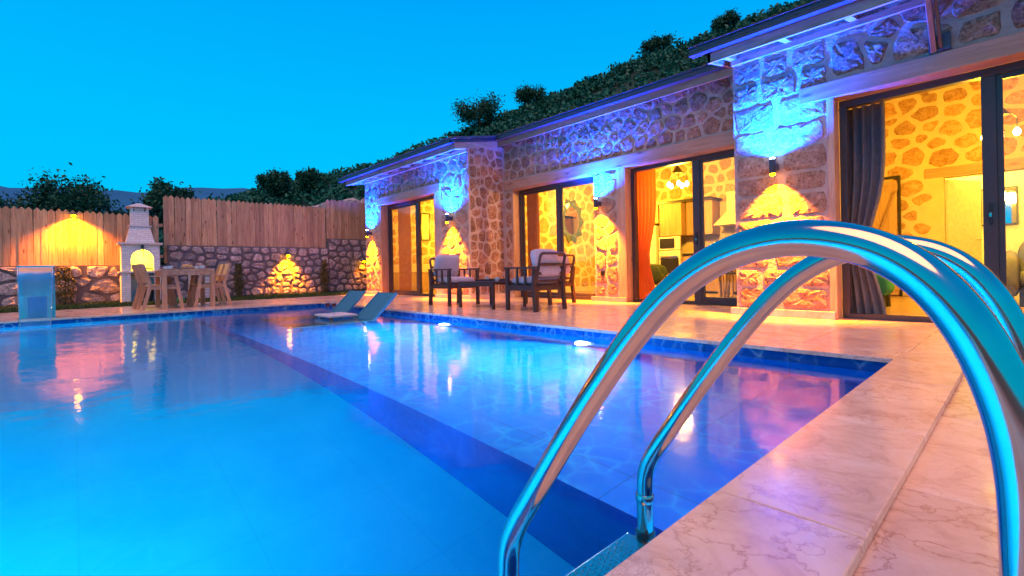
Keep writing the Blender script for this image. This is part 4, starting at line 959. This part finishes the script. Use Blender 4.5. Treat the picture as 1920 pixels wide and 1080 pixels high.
for s in (-1, 1):
    MB().box(-0.43, 0.43, s * 0.335 - 0.012, s * 0.335 + 0.012, 0.355, 0.399).build('rail', DARKW, ct)
    for s2 in (-1, 1): MB().box(s2 * 0.425 - 0.02, s2 * 0.425 + 0.02, s * 0.335 - 0.02, s * 0.335 + 0.02, 0, 0.399).build('leg', DARKW, ct, bevel=0.003)
ty = thing('serving_tray', 'dark serving tray lying on the coffee table', 'tray', (-6.0, 5.05, 0.43))
MB().box(-0.22, 0.22, -0.15, 0.15, 0.0, 0.012).build('base', DARKW, ty)
for s in (-1, 1): MB().box(-0.22, 0.22, s * 0.15 - 0.006, s * 0.15 + 0.006, 0.012, 0.035).build('rim', DARKW, ty)
for (x, y, lb) in ((-6.28, 5.2, 'small glass cup on the left of the coffee table'), (-5.76, 4.98, 'small glass cup on the right of the coffee table')):
    cp = thing('glass_cup', lb, 'cup', (x, y, 0.431))
    MB().lathe([(0.025, 0.0), (0.035, 0.03), (0.04, 0.065), (0.037, 0.065), (0.03, 0.02)], 16).build('vessel', CERAMIC, cp, 40)
    MB().tube([(0.036, 0, 0.02), (0.06, 0, 0.03), (0.06, 0, 0.05), (0.038, 0, 0.058)], 0.005, 6).build('handle', CERAMIC, cp)

# ================================================================== INTERIOR THINGS
def curtain(label, mat, x0, x1, y, z0, z1, waves, cat='curtain', tie=None):
    t = thing('curtain', label, cat, ((x0 + x1) / 2, y, z0))
    m = MB(); nx = waves * 8; nz = 14; P = []
    for k in range(nz + 1):
        tz = k / nz; ww = 1.0
        if tie: ww = 1 - (1 - tie) * math.exp(-((tz - 0.33) / 0.22) ** 2)
        for i in range(nx + 1):
            u = i / nx; xx = x0 + (x1 - x0) * u * ww
            P.append((xx - (x0 + x1) / 2, 0.045 * math.sin(2 * PI * waves * u + 0.4 * math.sin(tz * 3)) * (0.7 + 0.3 * tz), z0 * 0 + tz * (z1 - z0)))
    m.add(P, [(k * (nx + 1) + i, k * (nx + 1) + i + 1, (k + 1) * (nx + 1) + i + 1, (k + 1) * (nx + 1) + i) for k in range(nz) for i in range(nx)])
    m.build('cloth', mat, t, 60)
    MB().tube([(x0 - (x0 + x1) / 2 - 0.05, 0, z1 - z0 + 0.015), (x1 - (x0 + x1) / 2 + 0.05, 0, z1 - z0 + 0.015)], 0.012, 8).build('rod', BLACK, t)
    return t
curtain('grey curtain hanging inside the rightmost sliding door', CUR_G, -1.46, -1.04, YD + 0.25, 0.02, 2.38, 5, tie=0.62)
curtain('bright orange curtain inside the open middle door', CUR_O, -4.80, -4.42, YMD + 0.25, 0.02, 2.34, 5, tie=0.6)
curtain('brown curtain inside the closed middle door', CUR_B, -7.66, -7.28, YMD + 0.25, 0.02, 2.34, 5)
curtain('brown curtain inside the left sliding door', CUR_B, -11.7, -11.05, YD + 0.25, 0.02, 2.38, 6)
def chandelier(label, x, y, z, p, n=5):
    t = thing('chandelier', label, 'chandelier', (x, y, z))
    MB().tube([(0, 0, 0.30), (0, 0, 1.1)], 0.006, 6).build('chain', BLACK, t)
    MB().lathe([(0.02, 0.36), (0.10, 0.24), (0.11, 0.22)], 10).build('crown', BLACK, t)
    for k in range(n):
        a = 2 * PI * k / n + 0.3; c, s = math.cos(a) * 0.17, math.sin(a) * 0.17
        ar = MB().tube([(0, 0, 0.22), (c * 0.7, s * 0.7, 0.24), (c, s, 0.18), (c, s, 0.06)], 0.006, 6).build('arm', BLACK, t)
        MB().lathe([(0.012, 0.05), (0.032, 0.02), (0.036, -0.012), (0.02, -0.042), (0.004, -0.05)], 10, (c, s, 0)).build('bulb', GL_W, ar, 60)
    light('POINT', 'bulb_light', (0, 0, -0.10), p, (1.0, 0.50, 0.02), t, rad=0.12)
chandelier('lit chandelier hanging in the kitchen behind the open middle door', -4.51, 8.5, 2.17, 430)
chandelier('lit chandelier hanging in the right room near the door post', -0.23, 8.5, 2.19, 480, 3)
chandelier('lit chandelier hanging in the left bedroom', -11.0, 8.7, 2.2, 420)
chandelier('lit chandelier hanging in the living room beyond the slim pier', -6.6, 9.3, 2.3, 330)
t = thing('ceiling_lamp', 'round bathroom ceiling lamp beyond the doorway', 'ceiling lamp', (-0.5, YB + 0.9, 2.86))
MB().lathe([(0.10, -0.03), (0.12, 0.0), (0.12, 0.03)], 16).build('shade', GL_W, t); light('POINT', 'lamp_light', (0, 0, -0.12), 200, (1.0, 0.68, 0.05), t, rad=0.1)
# kitchen run
def fridge():
    t = thing('refrigerator', 'white two door refrigerator in the kitchen', 'refrigerator', (-6.36, YB - 0.70, 0))
    MB().box(-0.32, 0.32, 0.03, 0.66, 0.02, 1.60).build('cabinet', WHITE, t, bevel=0.01)
    MB().box(-0.32, 0.32, -0.02, 0.028, 1.12, 1.60).build('freezer_door', WHITE, t, bevel=0.012); MB().box(-0.32, 0.32, -0.02, 0.028, 0.06, 1.11).build('door', WHITE, t, bevel=0.012)
    for z in (1.18, 0.75): MB().box(-0.29, -0.26, -0.05, -0.021, z, z + 0.25).build('handle', STEEL, t, bevel=0.004)
    for (x, z, w_, h_) in ((0.16, 1.53, 0.11, 0.03), (0.12, 1.40, 0.14, 0.05)): MB().box(x, x + w_, -0.0225, -0.0205, z, z + h_).build('sticker', BLACK, t)
fridge()
kt = thing('kitchen_cabinets', 'oak kitchen cabinets along the rear wall beside the refrigerator', 'cabinet', (-5.3, YB - 0.66, 0))
MB().box(-1.40, -0.73, 0.05, 0.65, 1.66, 2.10).build('upper_cabinet', CABM, kt, bevel=0.006); MB().box(-1.42, -1.385, 0.0, 0.65, 0, 1.655).build('side_panel', CABM, kt)
MB().box(-0.70, -0.14, 0.05, 0.65, 1.33, 2.10).build('upper_cabinet', CABM, kt, bevel=0.006)
MB().box(-0.12, 0.50, 0.25, 0.65, 1.33, 2.10).build('upper_cabinet', CABM, kt, bevel=0.006)
for x in (0.10, 0.19, 0.28): MB().box(x - 0.008, x + 0.008, 0.235, 0.249, 1.40, 1.62).build('handle', STEEL, kt)
MB().box(-1.45, 0.56, 0.0, 0.65, 2.101, 2.15).build('cornice', BLACK, kt)
MB().box(-0.70, 2.4, 0.05, 0.65, 0.04, 0.86).build('lower_cabinet', CABM, kt, bevel=0.006); MB().box(-0.12, 2.42, 0.02, 0.65, 0.861, 0.90).build('worktop', BLACK, kt)
ov = thing('oven', 'built in oven and microwave tower in the kitchen', 'oven', (-5.72, YB - 0.67, 0))
MB().box(-0.27, 0.27, 0.0, 0.05, 1.0, 1.31).build('microwave', WHITE, ov, bevel=0.005); MB().box(-0.24, 0.13, -0.012, -0.001, 1.04, 1.27).build('microwave_window', BLACK, ov)
MB().box(-0.27, 0.27, 0.0, 0.05, 0.40, 0.98).build('oven_front', WHITE, ov, bevel=0.005); MB().box(-0.23, 0.23, -0.012, -0.001, 0.45, 0.80).build('oven_window', BLACK, ov); MB().box(-0.22, 0.22, -0.04, -0.013, 0.83, 0.85).build('handle', STEEL, ov)
hd = thing('cooker_hood', 'white sloping cooker hood over the hob', 'cooker hood', (-4.40, YB - 0.5, 1.5))
frust(MB(), 0.0, 0.30, (-0.32, 0.32, -0.05, 0.49), (-0.14, 0.14, 0.2, 0.49)).build('canopy', WHITE, hd); MB().box(-0.13, 0.13, 0.22, 0.49, 0.301, 0.75).build('duct', WHITE, hd)
def soft_chair(label, x, y, rz, mat):
    t = thing('velvet_armchair', label, 'armchair', (x, y, 0), rz)
    cushion('seat', 0.32, 0.34, 0.12, mat, t, (0, 0, 0.36), None, 0.4)
    for s in (-1, 1): cushion('arm', 0.34, 0.09, 0.18, mat, t, (0, s * 0.38, 0.45), None, 0.4)
    cushion('back', 0.12, 0.36, 0.33, mat, t, (-0.34, 0, 0.62), None, 0.4)
    for sx_ in (-1, 1):
        for sy in (-1, 1): MB().bar((sx_ * 0.28, sy * 0.30, 0), (sx_ * 0.25, sy * 0.28, 0.26), 0.035, 0.035).build('leg', BLACK, t)
    return t
soft_chair('dark green velvet armchair beside the orange curtain', -5.55, 9.1, R_(20), VELVET_D)
pf = thing('pouffe', 'emerald green velvet pouffe near the grey curtain', 'pouffe', (-1.50, 8.15, 0))
cushion('seat', 0.26, 0.26, 0.15, VELVET, pf, (0, 0, 0.32), None, 0.35)
for sx_ in (-1, 1):
    for sy in (-1, 1): MB().bar((sx_ * 0.18, sy * 0.18, 0), (sx_ * 0.17, sy * 0.17, 0.2), 0.04, 0.04).build('leg', BLACK, pf)
def bar_chair(label, x, y):
    t = thing('kitchen_chair', label, 'chair', (x, y, 0), R_(-60), 'grey chairs at the kitchen table')
    MB().box(-0.21, 0.21, -0.21, 0.21, 0.44, 0.48).build('seat', CUR_G, t, bevel=0.012)
    MB().box(-0.21, 0.21, 0.19, 0.225, 0.55, 0.90).build('backrest', CUR_G, t, bevel=0.012)
    for sx_ in (-1, 1):
        for sy in (-1, 1): MB().bar((sx_ * 0.22, sy * 0.22, 0), (sx_ * 0.18, sy * 0.18, 0.44 if sy < 0 else 0.9), 0.03, 0.03).build('leg', CABM, t)
for k, (x, y, lb) in enumerate(((-4.15, 9.0, 'grey kitchen chair behind the right pane, leftmost'), (-3.75, 9.35, 'grey kitchen chair behind the right pane, middle one'), (-3.35, 9.0, 'grey kitchen chair behind the right pane, nearest the pillar'))): bar_chair(lb, x, y)
tb = thing('kitchen_table', 'wooden kitchen table behind the right pane', 'table', (-3.7, 9.9, 0))
MB().box(-0.6, 0.6, -0.35, 0.35, 0.72, 0.76).build('tabletop', CABM, tb, bevel=0.006)
for sx_ in (-1, 1):
    for sy in (-1, 1): MB().box(sx_ * 0.53 - 0.03, sx_ * 0.53 + 0.03, sy * 0.29 - 0.03, sy * 0.29 + 0.03, 0, 0.72).build('leg', CABM, tb)
# sunburst mirror on the living room wall
mr = thing('sunburst_mirror', 'faceted sunburst mirror on the stone wall behind the middle door', 'mirror', (-7.975, 9.47, 1.83)); mr.scale = (1, 1.22, 1.22)
MB().prism([(0, 0.24 * math.cos(a), 0.30 * math.sin(a)) for a in np.linspace(0, 2 * PI, 24, endpoint=False)], (0.02, 0, 0)).build('glass', MIRROR, mr)
for k in range(10):
    a = 2 * PI * k / 10; a1 = a - PI / 10; a2 = a + PI / 10
    q = lambda r, an, x: (x, r * math.cos(an) * 0.9, r * math.sin(an) * 1.1)
    MB().add([q(0.27, a1, 0.02), q(0.27, a2, 0.02), q(0.37, a2, 0.0), q(0.45, a, 0.03), q(0.37, a1, 0.0), q(0.35, a, 0.06)], [(0, 1, 5), (1, 2, 5), (2, 3, 5), (3, 4, 5), (4, 0, 5)]).build('facet', FACET, mr)
pc = thing('picture_frame', 'dark framed picture on the bedroom wall behind the left door', 'picture', (-12.345, 7.85, 1.95))
m = MB()
for (a, b_, c, d) in ((-0.17, -0.13, -0.42, 0.42), (0.13, 0.17, -0.42, 0.42), (-0.13, 0.13, 0.38, 0.42), (-0.13, 0.13, -0.42, -0.38)): m.box(0, 0.03, a, b_, c, d)
m.build('frame', BLACK, pc); MB().box(0.002, 0.008, -0.13, 0.13, -0.38, 0.38).build('print', PLASTER, pc)
bd = thing('barn_door', 'wooden barn style door standing against the rear wall', 'door', (-1.86, YB - 0.12, 0))
for k in range(5): MB().box(-0.29 + k * 0.115, -0.29 + k * 0.115 + 0.113, 0, 0.03, 0.02, 2.08).build('plank', CABM, bd)
MB().box(-0.30, 0.30, -0.02, -0.001, 1.90, 2.02).build('rail', CABM, bd); MB().box(-0.30, 0.30, -0.02, -0.001, 0.10, 0.22).build('rail', CABM, bd); MB().bar((-0.26, -0.011, 0.25), (0.26, -0.011, 1.88), 0.018, 0.09, (0, -1, 0)).build('brace', CABM, bd)
m = MB(); m.box(-0.325, -0.301, -0.02, 0.04, 0, 2.12); m.box(0.301, 0.335, -0.02, 0.04, 0, 2.12); m.box(-0.325, 0.335, -0.02, 0.04, 2.121, 2.16); m.build('door_frame', BLACK, bd)
idr = thing('interior_door', 'white bathroom door standing open in the doorway', 'door', (-0.92, YB + 0.13, 0), R_(62))
MB().box(0, 0.80, 0, 0.04, 0.01, 2.02).build('door_leaf', WHITE, idr, bevel=0.003); MB().tube([(0.72, -0.01, 0.98), (0.72, -0.05, 0.98), (0.60, -0.05, 0.98)], 0.009, 8).build('handle', STEEL, idr)
bm_ = thing('wall_mirror', 'small framed mirror on the bathroom wall', 'mirror', (-0.35, YB + 1.59, 1.6))
MB().box(-0.25, 0.25, -0.03, 0.0, -0.35, 0.35).build('frame', BLACK, bm_); MB().box(-0.22, 0.22, -0.036, -0.031, -0.32, 0.32).build('glass', MIRROR, bm_)
sf = thing('sofa', 'grey sofa in the right room behind the fixed pane', 'sofa', (0.75, 9.4, 0))
cushion('seat', 0.85, 0.42, 0.14, CUR_G, sf, (0, 0, 0.36), None, 0.3); cushion('back', 0.85, 0.13, 0.36, CUR_G, sf, (0, 0.4, 0.58), None, 0.3)
for s in (-1, 1): cushion('arm', 0.10, 0.45, 0.26, CUR_G, sf, (s * 0.92, 0.03, 0.42), None, 0.3)
for s in (-1, 1):
    for s2 in (-1, 1): MB().box(s * 0.8 - 0.03, s * 0.8 + 0.03, s2 * 0.3 - 0.03, s2 * 0.3 + 0.03, 0, 0.25).build('leg', BLACK, sf)

# ================================================================== HILLSIDE, TREES, MOUNTAIN
def dirpx(px): l = (px - 960) / FPX; return np.array([cF.x + cR.x * l, cF.y + cR.y * l])
ridge = [(-1400, 2.0), (-600, 3.0), (0, 3.2), (200, 3.8), (300, 4.8), (380, 6.2), (500, 7.3), (640, 8.6), (800, 10.5), (960, 13.4), (1130, 16.3), (1250, 18.4), (1330, 19.6), (1500, 22.2), (1900, 27.0), (2600, 30.0), (4200, 30.0)]
cols = np.arange(-1400, 4200, 60); rows = 26
rz_ = np.interp(cols, [r[0] for r in ridge], [r[1] for r in ridge])
P = []; 
for k in range(rows + 1):
    s = k / rows; dep = 21 + 19 * min(s / 0.8, 1) + max(0, s - 0.8) / 0.2 * 25
    for c, zr in zip(cols, rz_):
        d = dirpx(c); sc = dep
        if c > 1900: sc = dep * (1 / (1 + (c - 1900) / 2000.0))
        if c < 0: sc = dep * (1 / (1 + (-c) / 1200.0))
        z = -0.3 + (zr + 0.3) * (min(s / 0.8, 1) ** 0.75) - max(0, s - 0.8) / 0.2 * zr * 0.15
        P.append((d[0] * sc, d[1] * sc, z + 0.35 * math.sin(c * 0.031 + k * 1.3) * math.sin(k * 0.9 + c * 0.011) * s))
nc = len(cols)
hill = MB().add(P, [(k * nc + i, k * nc + i + 1, (k + 1) * nc + i + 1, (k + 1) * nc + i) for k in range(rows) for i in range(nc - 1)]).build('hillside', HILLM, None, 80)
tag(hill, kind='structure')
HP = np.array(P).reshape(rows + 1, nc, 3)
def hill_at(c, s):
    fi = (c - cols[0]) / 60.0; fk = s * rows; i = int(min(max(fi, 0), nc - 2)); k = int(min(max(fk, 0), rows - 1)); a = fi - i; b_ = fk - k
    return HP[k, i] * (1 - a) * (1 - b_) + HP[k, i + 1] * a * (1 - b_) + HP[k + 1, i] * (1 - a) * b_ + HP[k + 1, i + 1] * a * b_
pts = []
for q in range(2600):
    c = random.uniform(150, 2000); s = random.uniform(0.12, 0.88) if q > 700 else random.uniform(0.70, 0.83)
    p = hill_at(c, s); r_ = random.uniform(0.35, 0.95) * (1.25 if random.random() < 0.15 else 1.0); nl = int(26 + 30 * r_)
    d = rng.normal(size=(nl, 3)); d /= np.linalg.norm(d, axis=1)[:, None]; d *= (rng.uniform(0.55, 1.0, nl) ** 0.5)[:, None] * r_
    d[:, 2] = np.abs(d[:, 2]) * 0.95; pts.append(p + d * rng.uniform(0.8, 1.2, 3))
sh = foliage('hillside_shrubs', np.concatenate(pts), 0.17, LEAF2, None, 5)
tag(sh, 'dense dark green maquis covering the hillside behind the house', 'shrubs', kind='stuff')
def tree(label, base, h, rx, rz, nclump, leaf, seed, mat=LEAF, per=240, group=None, zlow=0.25):
    t = thing('tree', label, 'tree', tuple(base), 0, group); r = np.random.default_rng(seed)
    cz = h - rz; cl = []
    tk = MB(); tk.tube([(0, 0, -0.3), (0.05 * h * 0.2, 0, h * 0.25), (0, 0.03 * h, h * 0.55), (0.02 * h, 0, h * 0.85)], [0.045 * h * 0.7, 0.035 * h * 0.7, 0.022 * h * 0.7, 0.006 * h], 8)
    for k in range(nclump):
        d = r.normal(size=3); d /= np.linalg.norm(d); rad = r.uniform(0.35, 1.0) ** 0.6
        rad *= 1.25 if k % 7 == 0 else 1.0; c = np.array([d[0] * rx * rad, d[1] * rx * rad, cz + d[2] * rz * rad])
        c[2] = max(c[2], h * zlow); cl.append(c)
        if k % 3 == 0: tk.tube([(0, 0, max(0.2 * h, c[2] * 0.55)), tuple(c * np.array([0.5, 0.5, 0.85])), tuple(c)], [0.014 * h, 0.008 * h, 0.003 * h], 5)
    tk.build('trunk', BARK, t, 60)
    P = np.concatenate([c + r.normal(size=(per, 3)) * (rx * 0.17 * r.uniform(0.7, 1.3)) for c in cl])
    foliage('crown', P, leaf, mat, t, seed + 50)
    return t
def at(px, depth): d = dirpx(px) * depth; return (d[0], d[1])
# trees beyond the fence
x, y = at(135, 19.2); tree('broad oak tree rising highest behind the low fence', (x, y, 0.0), 4.45, 1.5, 1.2, 44, 0.07, 31, zlow=0.45)
x, y = at(-15, 18.8); tree('dark oak at the left picture edge behind the low fence', (x, y, 0.0), 3.9, 1.2, 1.1, 32, 0.07, 32, zlow=0.4)
x, y = at(335, 19.5); tree('round oak behind the step between low and middle fence', (x, y, 0.0), 4.35, 1.0, 1.05, 34, 0.07, 33, zlow=0.4)
x, y = at(60, 20); tree('small bushy tree in the gap between the two left oaks', (x, y, 0.0), 3.65, 1.0, 1.0, 22, 0.07, 34, zlow=0.4)
x, y = at(232, 20); tree('low bushy tree behind the barbecue chimney', (x, y, 0.0), 3.3, 1.0, 0.9, 20, 0.07, 35, zlow=0.4)
for k, (c, s, h, rx, lb) in enumerate(((905, 0.70, 2.6, 1.7, 'large dark tree on the hillside above the inner roof corner'), (1005, 0.78, 1.7, 1.2, 'small tree on the hill crest right of the inner roof corner'), (1372, 0.80, 1.9, 1.0, 'lone small tree on the hill crest above the right roof'), (520, 0.55, 2.3, 0.95, 'dark upright tree on the slope above the middle fence'), (585, 0.5, 2.0, 0.9, 'rounded tree on the slope left of the house eave'), (1240, 0.80, 1.9, 1.1, 'wide bushy tree on the crest above the middle roof'))):
    p = hill_at(c, s); tree(lb, tuple(p), h, rx, h * 0.36, 30, 0.09, 60 + k, zlow=0.3, per=170)
# far mountain
m = MB(); P = []
for i, px in enumerate(range(-900, 1300, 40)):
    d = dirpx(px); D = 900
    z = CAM_H + D * ((505 - 0.0195 * (px - 960) * 1.0) - (np.interp(px, [-900, 0, 100, 200, 300, 400, 700, 1300], [330, 348, 352, 361, 357, 352, 370, 400]) + 3 * math.sin(px * 0.05) + 2 * math.sin(px * 0.13))) / FPX
    P += [(d[0] * D * 0.6, d[1] * D * 0.6, -1), (d[0] * D * 0.8, d[1] * D * 0.8, z * 0.55 + 6 * math.sin(i * 0.9)), (d[0] * D, d[1] * D, z), (d[0] * D * 1.4, d[1] * D * 1.4, z * 0.5)]
n = len(P) // 4
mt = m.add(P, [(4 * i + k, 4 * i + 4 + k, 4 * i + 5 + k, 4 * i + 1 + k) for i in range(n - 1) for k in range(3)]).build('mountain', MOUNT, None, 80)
tag(mt, kind='structure')
# pale boulders heaped behind the fence by the house corner
for k in range(16):
    px_ = 585 + k * 7.5; d = dirpx(px_); D = 17.0 + random.uniform(-0.4, 0.6)
    r_ = random.uniform(0.16, 0.30); bm = bmesh.new(); bmesh.ops.create_icosphere(bm, subdivisions=2, radius=1)
    for v in bm.verts: v.co = Vector((v.co.x * r_ * 1.2, v.co.y * r_ * 1.3, v.co.z * r_ * 0.85)) * random.uniform(0.82, 1.12)
    me = bpy.data.meshes.new('boulder'); bm.to_mesh(me); bm.free()
    o = obj('boulder', me, STONE_G); o.location = (d[0] * D, d[1] * D, 2.75 + 0.02 * k + random.uniform(-0.06, 0.08))
    tag(o, 'pale boulder in the heap behind the fence beside the house eave', 'boulder', 'pale boulders heaped behind the fence')
bank = MB(); d0 = dirpx(560); d1 = dirpx(760)
bank.add([(d0[0] * 16.6, d0[1] * 16.6, 0), (d1[0] * 16.6, d1[1] * 16.6, 0), (d1[0] * 16.7, d1[1] * 16.7, 2.85), (d0[0] * 16.7, d0[1] * 16.7, 2.6), (d0[0] * 22, d0[1] * 22, 2.7), (d1[0] * 22, d1[1] * 22, 3.0)], [(0, 1, 2, 3), (3, 2, 5, 4)])
tag(bank.build('embankment', SOIL), kind='structure')
